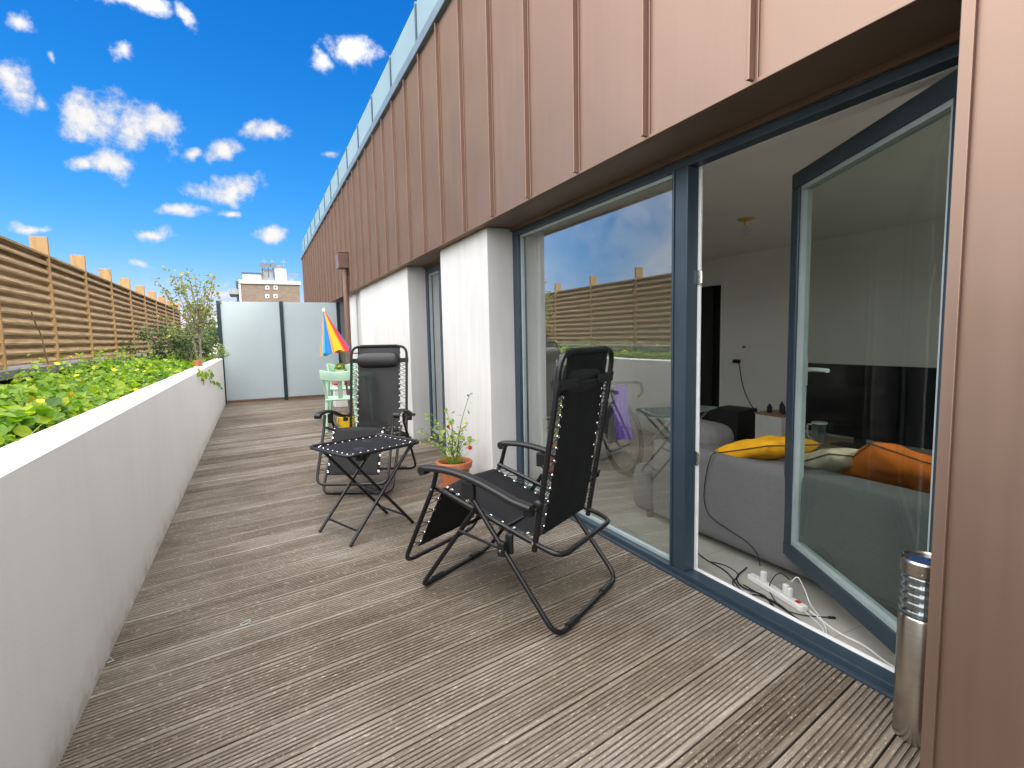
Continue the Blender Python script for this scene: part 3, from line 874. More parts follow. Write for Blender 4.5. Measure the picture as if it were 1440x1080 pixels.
def puffy(m, x0, x1, y0, y1, z0, z1, r=0.06, puff=0.02, n=10):
    """upholstery block: rounded box with slightly swollen faces"""
    c = Vector(((x0+x1)/2, (y0+y1)/2, (z0+z1)/2)); h = Vector(((x1-x0)/2, (y1-y0)/2, (z1-z0)/2))
    vs = []; fs = []
    for ax in range(3):
        for s in (-1, 1):
            o = len(vs)
            for i in range(n+1):
                for j in range(n+1):
                    u = math.sin((-1+2*i/n)*math.pi/2); v = math.sin((-1+2*j/n)*math.pi/2)
                    p = [0, 0, 0]; p[ax] = s; p[(ax+1) % 3] = u; p[(ax+2) % 3] = v
                    q = Vector((p[0]*h.x, p[1]*h.y, p[2]*h.z))
                    inn = Vector([max(-(h[k]-r), min(h[k]-r, q[k])) for k in range(3)])
                    d = q-inn
                    if d.length > 1e-6: q = inn+d.normalized()*r
                    a = [0, 0, 0]; a[ax] = s*puff*(1-u*u)*(1-v*v)
                    vs.append(c+q+Vector(a))
            for i in range(n):
                for j in range(n):
                    k = o+i*(n+1)+j
                    f = (k, k+1, k+n+2, k+n+1)
                    fs.append(f if s > 0 else f[::-1])
    m.add(vs, fs)

# sofa with its back to the glass
sf = thing('sofa', 'long grey fabric sofa standing with its back to the open glass door', 'sofa', (2.50, 0, RF))
SY0, SY1 = 0.35, 2.86
m = mb('sofa'); puffy(m, 0.0, 0.20, SY0, SY1, 0.06, 0.61, 0.03, 0.006); m.build('backrest', sf, smooth=True)
m = mb('sofa'); puffy(m, 0.205, 0.92, SY0, SY1, 0.06, 0.30, 0.03, 0.004); m.build('seat_base', sf, smooth=True)
for k, (a, b) in enumerate(((0.40, 1.6), (1.61, 2.82))):
    m = mb('sofa'); puffy(m, 0.21, 0.90, a, b, 0.301, 0.44, 0.05, 0.02); m.build('seat_cushion', sf, smooth=True)
m = mb('sofa'); puffy(m, -0.03, 0.90, SY1+0.002, SY1+0.20, 0.05, 0.40, 0.07, 0.012); m.build('armrest', sf, smooth=True)
m = mb('sofa'); puffy(m, 0.16, 0.40, SY1-0.40, SY1+0.05, 0.42, 0.72, 0.07, 0.02); m.build('back_cushion', sf, smooth=True)
for x, y in ((0.06, SY1+0.08), (0.8, SY1+0.08), (0.06, SY0+0.1), (0.8, SY0+0.1)):
    m = mb('sofa_leg'); m.lathe([(0.024, 0.001), (0.03, 0.062)], x, y, 14); m.build('leg', sf, smooth=True)

def put_cushion(o, loc, rot):
    o.location = loc; o.rotation_euler = tuple(R(a) for a in rot)
c1 = cushion_mesh('cushion', 'cush_yellow', 0.46, 0.40, 0.13, seed=1); tag(c1, 'mustard yellow cushion lying on top of the sofa back', 'cushion', 'loose cushions on the sofa')
put_cushion(c1, (2.70, 2.10, 0.548), (4, 17, 84))
c2 = cushion_mesh('cushion', 'cush_beige', 0.45, 0.42, 0.13, seed=2); tag(c2, 'beige cushion with dark piping leaning behind the sofa back', 'cushion', 'loose cushions on the sofa')
put_cushion(c2, (2.86, 1.80, 0.50), (8, 24, 78))
c3 = cushion_mesh('cushion', 'cush_orange', 0.50, 0.48, 0.17, seed=3, crumple=0.05); tag(c3, 'burnt orange crumpled cushion on the sofa, the farthest right', 'cushion', 'loose cushions on the sofa')
put_cushion(c3, (2.95, 1.52, 0.50), (20, 30, 60))

# TV, bench, speaker
m = mb('oak'); 
tb = thing('tv_bench', 'low oak topped bench under the television', 'tv bench', (0, 0, 0))
m.box(4.95, 5.50, 2.45, 3.76, 0.075, 0.112); m.build('bench_top', tb, bevel=0.004)
m = mb('plug_white'); m.box(4.97, 5.48, 2.47, 2.50, RF, 0.0745); m.box(4.97, 5.48, 3.71, 3.74, RF, 0.0745); m.box(5.46, 5.48, 2.501, 3.709, RF, 0.0745); m.build('bench_frame', tb)
m = mb('black_matt'); m.box(5.02, 5.45, 2.6, 3.68, RF+0.001, 0.02); tag(m.build('media_box', bevel=0.004), 'black media box on the floor inside the low bench', 'media box')
tv = thing('television', 'large black flat television standing on the low bench', 'television', (5.20, 3.0, 0.113))
m = mb('tv'); m.box(-0.012, 0.03, -0.62, 0.62, 0.09, 0.80); m.build('screen', tv, bevel=0.003)
m = mb('black_matt'); m.box(-0.10, 0.10, -0.22, 0.22, 0, 0.012); m.box(0.0, 0.03, -0.05, 0.05, 0.012, 0.0895); m.build('stand', tv, bevel=0.002)
m = mb('black_matt'); m.box(-0.21, 0.21, -0.2, 0.2, 0.012, 0.40)
sw = m.build('subwoofer', bevel=0.01); place(sw, 5.35, 4.62, RF, R(8)); tag(sw, 'black cube subwoofer on the floor by the back wall', 'speaker')
wc = thing('storage_cube', 'small white cabinet with an orange topped shelf left of the television', 'cabinet', (5.35, 3.98, RF))
m = mb('plug_white'); m.box(-0.18, 0.18, -0.17, 0.17, 0, 0.40); m.build('body', wc, bevel=0.004)
m = mb('oak'); m.box(-0.19, 0.19, -0.18, 0.18, 0.4005, 0.42); m.build('top', wc, bevel=0.003)
for k, (dx, dy, h, r_) in enumerate(((-0.08, 0.06, 0.10, 0.028), (0.02, -0.02, 0.13, 0.024), (-0.06, -0.10, 0.12, 0.02))):
    m = mb('black_matt'); m.lathe([(r_, 0), (r_, h*0.7), (r_*0.45, h*0.85), (r_*0.45, h), (0, h)], seg=14)
    o = m.build('bottle', smooth=True); o.location = (5.35+dx, 3.98+dy, RF+0.421); tag(o, 'small dark bottle standing on the white cabinet', 'bottle', 'bottles on the white cabinet')
gp = thing('games_console', 'small grey console box on the floor in front of the subwoofer', 'console', (5.0, 4.15, RF))
m = mb('far_grey'); m.box(-0.1, 0.1, -0.14, 0.14, 0.005, 0.07); m.build('body', gp, bevel=0.006)
m = mb('black_matt'); m.lathe([(0.03, 0.0705), (0.03, 0.078), (0, 0.078)], 0.0, 0.05, 16); m.build('dial', gp)
# water jug on the bench
jg = thing('water_jug', 'clear plastic water filter jug on the bench before the television', 'jug', (4.80+0.22, 3.28, 0.113))
m = mb('lamp_glass'); m.lathe([(0.055, 0.002), (0.07, 0.20), (0.072, 0.21)], seg=20); m.build('body', jg, smooth=True)
m = mb('plug_white'); m.lathe([(0.074, 0.2105), (0.07, 0.225), (0.0, 0.23)], seg=20); m.build('lid', jg, smooth=True)
m = mb('plug_white'); m.tube(fillet([(0, 0.07, 0.19), (0, 0.13, 0.19), (0, 0.12, 0.06), (0, 0.06, 0.04)], 0.03), 0.008, 8); m.build('handle', jg, smooth=True)

# dark rug
m = mb('black_matt'); m.box(3.7, 4.85, 1.2, 4.0, RF+0.001, RF+0.012); tag(m.build('rug'), 'dark rug on the floor between the sofa and the bench', 'rug')

# armchair / round grey pouf at far right
pf = thing('armchair', 'grey rounded armchair at the far right behind the glass door', 'armchair', (3.75, 1.15, RF))
m = mb('sofa'); puffy(m, -0.3, 0.3, -0.32, 0.32, 0.10, 0.45, 0.12, 0.03); m.build('seat', pf, smooth=True)
m = mb('sofa'); puffy(m, 0.12, 0.34, -0.34, 0.34, 0.30, 0.85, 0.10, 0.02); m.build('backrest', pf, smooth=True)

# low glass table with crossed legs
gt = thing('low_table', 'low dark glass topped table with crossed legs behind the bicycle', 'table', (3.75, 4.05, RF), R(20))
m = mb('gasket'); m.box(-0.5, 0.5, -0.3, 0.3, 0.555, 0.575); m.build('table_top', gt, bevel=0.004)
for s in (-1, 1):
    m = mb('far_grey'); m.tube([(s*0.40, -0.25, 0.0), (s*0.40, 0.25, 0.555)], 0.013, 8); m.build('leg', gt, smooth=True)
    m = mb('far_grey'); m.tube([(s*0.43, 0.25, 0.0), (s*0.43, -0.25, 0.555)], 0.013, 8); m.build('leg', gt, smooth=True)

# bicycle
bk = thing('bicycle', 'black road bicycle leaning inside the room behind the fixed window', 'bicycle', (3.12, 3.98, RF), R(83))
def wheel(x, parent):
    m = mb('rubber'); m.tube([(x+0.33*math.cos(a), 0, 0.345+0.33*math.sin(a)) for a in [2*math.pi*k/40 for k in range(40)]], 0.019, 8, closed=True)
    wh = m.build('wheel', parent, smooth=True)
    m = mb('black_tube'); m.tube([(x+0.305*math.cos(a), 0, 0.345+0.305*math.sin(a)) for a in [2*math.pi*k/40 for k in range(40)]], 0.011, 6, closed=True); m.build('rim', wh, smooth=True)
    m = mb('eyelet')
    for k in range(20):
        a = 2*math.pi*k/20
        m.tube([(x, 0.02*(-1)**k, 0.345), (x+0.3*math.cos(a), 0, 0.345+0.3*math.sin(a))], 0.0012, 4)
    m.build('spokes', wh)
    return wh
wheel(0.0, bk); wheel(0.99, bk)
m = mb('black_tube')
for a, b, r_ in (((0.0, 0, 0.345), (0.12, 0, 0.70), 0.014), ((0.12, 0, 0.68), (0.15, 0, 0.83), 0.02), ((0.14, 0, 0.80), (0.66, 0, 0.84), 0.018), ((0.13, 0, 0.70), (0.58, 0, 0.34), 0.022), ((0.58, 0, 0.34), (0.68, 0, 0.90), 0.018), ((0.58, 0.04, 0.34), (0.99, 0.05, 0.345), 0.011), ((0.66, 0.02, 0.80), (0.99, 0.05, 0.345), 0.010)):
    m.tube([a, b], r_, 8)
m.build('frame', bk, smooth=True)
m = mb('black_plastic')
for s in (-1, 1):
    m.tube(fillet([(0.13, 0, 0.88), (0.11, s*0.20, 0.88), (0.0, s*0.21, 0.88), (-0.02, s*0.21, 0.78), (0.06, s*0.21, 0.74)], 0.05), 0.014, 8)
m.tube([(0.15, 0, 0.83), (0.12, 0, 0.88)], 0.016, 8)
m.build('handlebar', bk, smooth=True)
m = mb('black_plastic'); m.sweep([(0.56, 0, 0.93), (0.66, 0, 0.92), (0.82, 0, 0.93)], (0, 1, 0), rect_section(0.10, 0.04, 0.4)); m.build('saddle', bk, smooth=True)
m = mb('black_tube'); m.lathe([(0.0, -0.01), (0.09, -0.008), (0.09, 0.008), (0.0, 0.01)], seg=24, T=Matrix.Translation((0.58, -0.05, 0.34)) @ Matrix.Rotation(R(90), 4, 'X')); m.build('chainring', bk)
# towel
def cloth_strip(name, key, pts, width, side, folds=3, amp=0.015):
    m = mb(key); vs = []; fs = []; nW = 16
    side = Vector(side).normalized()
    P = smooth_path(pts, 6)
    for i, p in enumerate(P):
        t = (P[min(i+1, len(P)-1)]-P[max(i-1, 0)]).normalized(); nn = side.cross(t)
        fl = i/len(P)
        for j in range(nW+1):
            u = -0.5+j/nW
            vs.append(p+side*(u*width*(0.8+0.35*fl))+nn*(amp*fl*math.sin(u*folds*6.28+2*fl)))
    for i in range(len(P)-1):
        for j in range(nW):
            a = i*(nW+1)+j; fs.append((a, a+1, a+nW+2, a+nW+1))
    m.add(vs, fs)
    o = m.build(name, smooth=True, auto=180)
    sl = o.modifiers.new('thick', 'SOLIDIFY'); sl.thickness = 0.006
    return o
def P3(px, py, X):
    r = ray(px, py); t = X/r.x
    return Vector((X, r.y*t, CAM_H+r.z*t))
tx = 3.0
tw_ = cloth_strip('towel', 'towel', [P3(874, 541, tx), P3(873, 560, tx-0.02), P3(874, 585, tx-0.04), P3(879, 618, tx-0.05)], 0.135, (0.85, -0.5, 0))
tag(tw_, 'purple towel hanging from the bicycle handlebar', 'towel')

# curtain
cu = mb('curtain'); vs = []; fs = []
nC = 70
for i in range(nC+1):
    u = i/nC
    x = 2.26+0.26*u; y = 0.84+0.10*u+0.035*math.sin(u*34)+0.01*math.sin(u*77)
    vs += [(x, y, RF+0.02), (x+0.01*math.sin(u*20), y, 1.1), (x, y*1.0, RC-0.02)]
for i in range(nC):
    for j in range(2):
        a = i*3+j; fs.append((a, a+3, a+4, a+1))
cu.add(vs, fs); c_ = cu.build('curtain', smooth=True, auto=180, recalc=False); tag(c_, 'sheer pale curtain gathered behind the hinge side of the glass door', 'curtain')

# ---- power strip and cables on the room floor
def PZ(px, py, z):
    r = ray(px, py); t = (z-CAM_H)/r.z
    return Vector((r.x*t, r.y*t, z))
pa, pb = PZ(1055, 806, RF+0.03), PZ(1132, 853, RF+0.03)
dvec = (pb-pa); Lp = dvec.length; angp = math.atan2(dvec.y, dvec.x)
ps = thing('power_strip', 'white multi socket power strip with red switch on the tiled floor', 'power strip', ((pa.x+pb.x)/2, (pa.y+pb.y)/2, RF), angp)
m = mb('plug_white'); m.box(-Lp/2, Lp/2, -0.021, 0.021, 0.001, 0.030); m.build('body', ps, bevel=0.006)
for k in range(5):
    x = -Lp/2+0.05+k*(Lp-0.14)/4
    m = mb('cable_white'); m.lathe([(0.017, 0.0302), (0.017, 0.0322), (0.014, 0.0322), (0.014, 0.0305), (0.0, 0.0305)], x, 0, 18); m.build('socket_ring', ps)
m = mb('red'); m.box(Lp/2-0.055, Lp/2-0.03, -0.010, 0.010, 0.0303, 0.035); m.build('switch', ps, bevel=0.002)
for k, (x, lab) in enumerate(((-Lp/2+0.10, 'white adapter plug near the far end of the power strip'), (Lp/2-0.12, 'white double adapter plug next to the red switch'))):
    m = mb('plug_white'); m.box(-0.013, 0.013, -0.013, 0.013, 0, 0.055); 
    if k: m.box(0.015, 0.036, -0.012, 0.012, 0, 0.048)
    o = m.build('adapter_plug', bevel=0.006); p = ps.matrix_basis
    w_ = Matrix.Translation(ps.location) @ Matrix.Rotation(angp, 4, 'Z') @ Vector((x, 0, 0.0305))
    o.location = w_; o.rotation_euler = (0, 0, angp); tag(o, lab, 'plug')
def cable(key, label, pix, r=0.0035, z=RF+0.006, ends=None):
    pts = []
    for q in pix:
        if len(q) == 2: pts.append(PZ(q[0], q[1], z))
        else: pts.append(PZ(q[0], q[1], q[2]))
    m = mb(key); m.tube(smooth_path(pts, 8), r, 6)
    if ends: m.tube([pts[-1], pts[-1]+(pts[-1]-pts[-2]).normalized()*0.03], 0.006, 8)
    o = m.build('cable', smooth=True); tag(o, label, 'cable'); return o
cable('black_plastic', 'black cable running along the floor in front of the sofa then looping', [(972, 768), (990, 785), (1020, 803), (1038, 825), (1050, 845), (1068, 862), (1085, 856), (1075, 838), (1045, 826), (1036, 812), (1050, 798)], 0.004)
cable('black_plastic', 'black cable ending in a plug near the door sill', [(1045, 822), (1062, 832), (1080, 842), (1110, 862), (1148, 888)], 0.0035, ends=True)
cable('black_plastic', 'thin black cable from the double adapter ending by the sill', [(1110, 815, RF+0.10), (1098, 806, RF+0.11), (1088, 812, RF+0.09), (1082, 830, RF+0.01), (1100, 855), (1130, 865), (1165, 868)], 0.003, ends=True)
cable('cable_white', 'white charging cable curling around beside the power strip', [(1085, 868), (1080, 855), (1064, 842), (1048, 832), (1040, 842), (1055, 858), (1085, 868)], 0.003)
cable('cable_white', 'white cable looping out from the adapter over the tiles', [(1113, 818, RF+0.09), (1122, 812, RF+0.12), (1132, 830, RF+0.06), (1140, 850, RF+0.01), (1158, 875), (1162, 893), (1150, 901)], 0.0032)
cable('cable_white', 'white mains lead running from the power strip toward the steel lamp', [(1132, 853), (1150, 868), (1180, 890), (1215, 908), (1245, 930), (1262, 941)], 0.0045)
cable('black_plastic', 'black cable coiled in two loops beside the near end of the power strip', [(1060, 838), (1040, 836), (1030, 846), (1044, 862), (1072, 866), (1088, 856), (1078, 842), (1056, 836), (1042, 846), (1052, 862), (1076, 874)], 0.0038)
cable('cable_white', 'thin white cable crossing the tiles in front of the red switch', [(1120, 850), (1134, 862), (1150, 876), (1158, 888), (1148, 897), (1132, 892)], 0.0026)
cable('black_plastic', 'black cable snaking from under the sofa to the white sill', [(1000, 790), (1022, 796), (1038, 808), (1030, 820), (1046, 834), (1070, 838), (1096, 850), (1122, 872)], 0.003)
def on_back(px, py): return P3(px, py, 2.488)
m = mb('black_plastic')
pts = [Vector((2.56, on_back(1002, 640).y, 0.525)), on_back(1001, 640), on_back(993, 668), on_back(990, 700), on_back(998, 725), on_back(1025, 745), on_back(1050, 762), PZ(1064, 778, 0.05), PZ(1069, 796, RF+0.11)]
m.tube(smooth_path(pts, 8), 0.003, 6); tag(m.build('cable', smooth=True), 'thin black cable draped down the sofa back into the power strip', 'cable')

# ================================================================== BOLLARD LAMP
bl = thing('bollard_lamp', 'stainless steel solar bollard lamp with ribbed glass beside the brown panel', 'lamp', (1.764, 0.812, 0))
m = mb('steel'); m.lathe([(0.0, 0.001), (0.061, 0.001), (0.061, 0.385), (0.057, 0.391)], seg=40); m.build('post', bl, smooth=True)
prof = []
z = 0.392
for k in range(5):
    prof += [(0.053, z), (0.059, z+0.007), (0.0605, z+0.0125), (0.059, z+0.018), (0.053, z+0.025)]
    z += 0.0262
m = mb('lamp_glass'); m.lathe(prof, seg=40); m.build('glass_shade', bl, smooth=True, auto=180)
m = mb('zinc'); m.lathe([(0.0, 0.392), (0.022, 0.392), (0.022, 0.522), (0, 0.522)], seg=20); m.build('inner_core', bl, smooth=True)
m = mb('steel'); m.lathe([(0.054, 0.5235), (0.0625, 0.5235), (0.0625, 0.560), (0.058, 0.565), (0.055, 0.560)], seg=40); m.build('top_collar', bl, smooth=True)
m = mb('lamp_top'); m.lathe([(0.0, 0.562), (0.040, 0.561), (0.0545, 0.554), (0.0545, 0.53)], seg=36); m.build('solar_cap', bl, smooth=True)
for a_ in (200, 260, 320):
    m = mb('eyelet'); m.lathe([(0, 0), (0.003, 0), (0.0025, 0.0015), (0, 0.002)], seg=8, T=Matrix.Translation((0.0626*math.cos(R(a_)), 0.0626*math.sin(R(a_)), 0.532)) @ Matrix.Rotation(R(a_), 4, 'Z') @ Matrix.Rotation(R(90), 4, 'Y')); m.build('screw', bl)

# ================================================================== RECLINER CHAIRS
def rail(pts): return pts
def make_chair(label, sheer=False):
    t = thing('recliner_chair', label, 'chair', group='folding recliner chairs on the deck')
    RT = 0.0115
    yl = 0.315
    # rear leg loop, front leg loop
    m = mb('black_tube')
    m.tube(fillet([(0.43, yl, 0.545), (0.26, yl, 0.335), (0.0, yl, 0.0135), (0.0, -yl, 0.0135), (0.26, -yl, 0.335), (0.43, -yl, 0.545)], [0, 0.02, 0.075, 0.075, 0.02, 0]), RT, 12)
    lg = m.build('leg_loop', t, smooth=True)
    for s in (-1, 1):
        m = mb('black_plastic'); m.tube([(0.0, s*0.13, 0.0165), (0.0, s*0.22, 0.0165)], 0.0155, 12)
        m.build('foot_pad', lg, smooth=True)
    m = mb('black_tube'); y2 = 0.285
    m.tube(fillet([(0.415, y2, 0.50), (0.52, y2, 0.36), (0.79, y2, 0.0135), (0.79, -y2, 0.0135), (0.52, -y2, 0.36), (0.415, -y2, 0.50)], [0, 0.02, 0.07, 0.07, 0.02, 0]), RT, 12)
    lg2 = m.build('leg_loop', t, smooth=True)
    for s in (-1, 1):
        m = mb('black_plastic'); m.tube([(0.79, s*0.12, 0.0165), (0.79, s*0.19, 0.0165)], 0.0155, 12)
        m.build('foot_pad', lg2, smooth=True)
    # seat frame
    m = mb('black_tube'); y3 = 0.262
    m.tube(fillet([(0.69, y3, 0.532), (0.145, y3, 0.372), (0.005, y3, 0.335), (0.005, -y3, 0.335), (0.145, -y3, 0.372), (0.69, -y3, 0.532)], [0, 0.02, 0.085, 0.085, 0.02, 0]), RT, 12)
    m.build('seat_frame', t, smooth=True)
    # leg rest frame
    m = mb('black_tube')
    lrb = Vector((0.90, 0, 0.10)); lrt = Vector((0.675, 0, 0.545))
    y4 = 0.285
    m.tube(fillet([(0.655, y4, 0.632), (0.685, y4, 0.535), (0.90, y4, 0.115), (0.90, -y4, 0.115), (0.685, -y4, 0.535), (0.655, -y4, 0.632)], [0, 0.03, 0.075, 0.075, 0.03, 0]), RT, 12)
    m.build('footrest_frame', t, smooth=True)
    # back frame
    y5 = 0.262
    m = mb('black_tube')
    Bb = Vector((0.135, 0, 0.335)); Bt = Vector((-0.005, 0, 1.183))
    m.tube(fillet([(Bb.x, y5, Bb.z), (0.032, y5, 0.93), (Bt.x, y5, Bt.z), (Bt.x, -y5, Bt.z), (0.032, -y5, 0.93), (Bb.x, -y5, Bb.z)], [0, 0.1, 0.085, 0.085, 0.1, 0]), RT+0.001, 12)
    m.build('back_frame', t, smooth=True)
    # links, pivots
    m = mb('black_tube')
    for s in (-1, 1):
        m.tube([(0.52, s*0.30, 0.362), (0.265, s*0.30, 0.325)], 0.007, 8)
    m.tube([(0.50, -0.285, 0.385), (0.50, 0.285, 0.385)], 0.008, 8)
    m.tube([(0.30, -0.262, 0.40), (0.30, 0.262, 0.40)], 0.008, 8)
    m.build('link_bars', t, smooth=True)
    for s in (-1, 1):
        m = mb('black_plastic')
        m.box(0.245, 0.280, s*0.318-0.017, s*0.318+0.017, 0.305, 0.37)
        m.box(0.225, 0.262, s*0.29-0.010, s*0.29+0.010, 0.31, 0.40)
        pb_ = m.build('pivot_bracket', t, bevel=0.007)
        m = mb('eyelet')
        for (a, b, yy) in ((0.26, 0.335, 0.338), (0.415, 0.50, 0.298), (0.52, 0.362, 0.299), (0.43, 0.53, 0.329), (0.135, 0.372, 0.276), (0.685, 0.53, 0.298)):
            m.lathe([(0.0, 0.0), (0.006, 0.0), (0.005, 0.003), (0, 0.004)], seg=10, T=Matrix.Translation((a, s*yy, b)) @ Matrix.Rotation(-s*R(90), 4, 'X'))
        m.build('rivets', pb_, smooth=True)
        # armrest: arched padded plank
        m = mb('black_plastic')
        pa_ = []
        for k in range(15):
            u = k/14
            x = 0.702+(0.105-0.702)*u
            z = 0.628-0.095*u+0.042*math.sin(math.pi*min(1, u*1.15))**1.0*(1-u*0.4)
            pa_.append((x, s*0.325, z+0.012))
        m.sweep(pa_, (0, 1, 0), rect_section(0.050, 0.026, 0.42))
        m.tube([(0.700, s*0.325-0.024, 0.630), (0.700, s*0.325+0.024, 0.630)], 0.022, 14)
        ar = m.build('armrest', t, smooth=True, auto=35)
        m = mb('black_plastic'); m.box(0.40, 0.47, s*0.325-0.014, s*0.325+0.014, 0.535, 0.612); m.build('arm_bracket', ar, bevel=0.006)
        m = mb('black_plastic'); m.box(0.115, 0.155, s*0.30-0.02, s*0.30+0.02, 0.50, 0.535); m.build('arm_bracket', ar, bevel=0.006)
        m = mb('black_plastic'); m.lathe([(0, 0), (0.018, 0), (0.020, 0.010), (0.013, 0.022), (0, 0.024)], seg=14, T=Matrix.Translation((0.10, s*0.276, 0.55)) @ Matrix.Rotation(-s*R(90), 4, 'X'))
        m.build('lock_knob', t, smooth=True)
    # slings
    def sling(name, path, hw, sag, key, nW=14, crease=0.004):
        P = smooth_path(path, 8); m = mb(key); vs = []; fs = []
        for i, p in enumerate(P):
            tt = (P[min(i+1, len(P)-1)]-P[max(i-1, 0)]).normalized(); nn = Vector((0, 1, 0)).cross(tt)
            u = i/(len(P)-1)
            for j in range(nW+1):
                v = -1+2*j/nW
                d = sag*(1-v*v)*math.sin(math.pi*min(max(u, 0.04), 0.96))
                sc_ = 0.006*abs(math.sin(u*len(path)*6.0))*(abs(v)**8)
                vs.append(Vector((p.x, v*(hw-sc_), p.z))+nn*d+nn*crease*mnoise.noise(Vector((u*4, v*2, 1))))
        for i in range(len(P)-1):
            for j in range(nW):
                a = i*(nW+1)+j; fs.append((a, a+1, a+nW+2, a+nW+1))
        m.add(vs, fs)
        o = m.build(name, t, smooth=True, auto=180)
        sl = o.modifiers.new('thick', 'SOLIDIFY'); sl.thickness = 0.003
        return o, P
    key = 'sling_sheer' if sheer else 'sling'
    seat, Ps = sling('seat_sling', [(0.15, 0, 0.375), (0.30, 0, 0.395), (0.45, 0, 0.440), (0.60, 0, 0.495), (0.675, 0, 0.520), (0.72, 0, 0.46), (0.80, 0, 0.31), (0.865, 0, 0.19)], 0.212, -0.012, 'sling')
    back, Pb = sling('back_sling', [(0.128, 0, 0.39), (0.09, 0, 0.58), (0.054, 0, 0.79), (0.030, 0, 0.95), (0.012, 0, 1.08), (-0.003, 0, 1.181)], 0.205, 0.020, key)
    # hem sleeve round the top tube, hem bars at lower edges
    m = mb('sling'); m.tube([(Bt.x, -0.175, Bt.z), (Bt.x, 0.175, Bt.z)], 0.0155, 12); m.build('hem', back, smooth=True)
    m = mb('sling'); m.tube([(0.867, -0.21, 0.187), (0.867, 0.21, 0.187)], 0.006, 8); m.build('hem', seat, smooth=True)
    m = mb('sling'); m.tube([(0.127, -0.19, 0.395), (0.127, 0.19, 0.395)], 0.006, 8); m.build('hem', back, smooth=True)
    # eyelets and elastic lacing
    def lace(parent, P, hw, fy, i0, i1, n, frame_at):
        for s in (-1, 1):
            me_ = mb('eyelet'); mc = mb('cord')
            last = None
            for k in range(n):
                f = i0+(i1-i0)*k/(n-1); i = int(f*(len(P)-1)); i = min(i, len(P)-2)
                fr = f*(len(P)-1)-i
                p = P[i].lerp(P[i+1], fr); tt = (P[i+1]-P[i]).normalized(); nn = Vector((0, 1, 0)).cross(tt)
                c = Vector((p.x, s*(hw-0.008), p.z))
                ring = [c+tt*(0.0074*math.cos(a))+Vector((0, 1, 0))*(0.0074*math.sin(a)) for a in [6.283*q/10 for q in range(10)]]
                me_.tube([q+nn*0.0010 for q in ring], 0.0030, 5, closed=True)
                f1 = frame_at(f, s)
                e1 = f1+tt*0.018; e2 = f1-tt*0.018
                mc.tube([c, e1], 0.0024, 5); mc.tube([c, e2], 0.0024, 5)
                if last is not None: mc.tube([last, e1 if k % 2 else e2], 0.0020, 5)
                last = e2 if k % 2 else e1
            oc = mc.build('lacing', parent, smooth=True)
            oe = me_.build('eyelet_row', parent, smooth=True)
    def fa_back(f, s):
        x = 0.128+(-0.062-0.128)*f; i = min(int(f*(len(Pb)-1)), len(Pb)-1); return Vector((Pb[i].x, s*(y5-0.008), Pb[i].z))
    lace(back, Pb, 0.205, y5, 0.05, 0.72, 13, fa_back)
    def fa_seat(f, s):
        i = min(int(f*(len(Ps)-1)), len(Ps)-1); p = Ps[i]; return Vector((p.x, s*(y3-0.004 if p.x < 0.68 else y4-0.008), p.z))
    lace(seat, Ps, 0.212, y3, 0.06, 0.55, 9, fa_seat)
    lace(seat, Ps, 0.212, y4, 0.66, 0.97, 6, fa_seat)
    # pillow
    m = mb('black_plastic'); vs = []; fs = []
    nU, nV = 22, 18
    cpt = Vector((0.052, 0, 1.055)); ax = Vector((Bt.x, 0, Bt.z))-Vector((0, 0, 0.95)); ax = Vector((-0.20, 0, 1)).normalized(); ay = Vector((1, 0, 0.20)).normalized()
    for i in range(nU+1):
        u = -1+2*i/nU
        e = (1-abs(u)**6)**0.35 if abs(u) < 1 else 0
        for j in range(nV):
            a = 2*math.pi*j/nV
            rr = 1+0.03*mnoise.noise(Vector((u*5, math.cos(a)*2, math.sin(a)*2)))
            vs.append(cpt+Vector((0, u*0.20, 0))+ax*(0.072*e*rr*math.sin(a))+ay*(0.040*e*rr*math.cos(a)))
    for i in range(nU):
        for j in range(nV):
            l = (j+1) % nV; fs.append((i*nV+j, i*nV+l, (i+1)*nV+l, (i+1)*nV+j))
    m.add(vs, fs); pil = m.build('head_pillow', t, smooth=True, auto=180)
    m = mb('black_plastic')
    for s in (-1, 1):
        cz = 1.05; cx = 0.013
        loop = []
        for q in range(12):
            a = 6.283*q/12
            loop.append((cx+0.0165*math.cos(a), s*y5+0.0165*math.sin(a)))
        for z0_, z1_ in ((cz-0.022, cz+0.022),):
            vs = [(x-0.2*(z-cz), y, z) for z in (z0_, z1_) for x, y in loop]
            fs = [(k, (k+1) % 12, 12+(k+1) % 12, 12+k) for k in range(12)]
            m.add(vs, fs)
        m.box(0.021, 0.043, min(s*0.185, s*0.262), max(s*0.185, s*0.262), cz-0.02, cz+0.02)
        m.box(-0.003, 0.002, min(s*0.10, s*0.262), max(s*0.10, s*0.262), cz-0.02, cz+0.02)
    m.box(-0.007, -0.0045, -0.11, 0.11, cz-0.003, cz+0.003)
    m.build('pillow_strap', pil)
    return t
ch1 = make_chair('black folding recliner chair in the foreground, its back turned to the camera')
f1 = Vector((-0.50, 0.866))
ch1.location = (1.315, 1.915, 0.0); ch1.rotation_euler = (0, 0, math.atan2(f1.y, f1.x))
ch2 = make_chair('black folding recliner chair behind the side table, facing the camera', sheer=True)
f2 = Vector((-0.47, -0.883))
ch2.location = (1.045, 4.97, 0.0); ch2.rotation_euler = (0, 0, math.atan2(f2.y, f2.x))

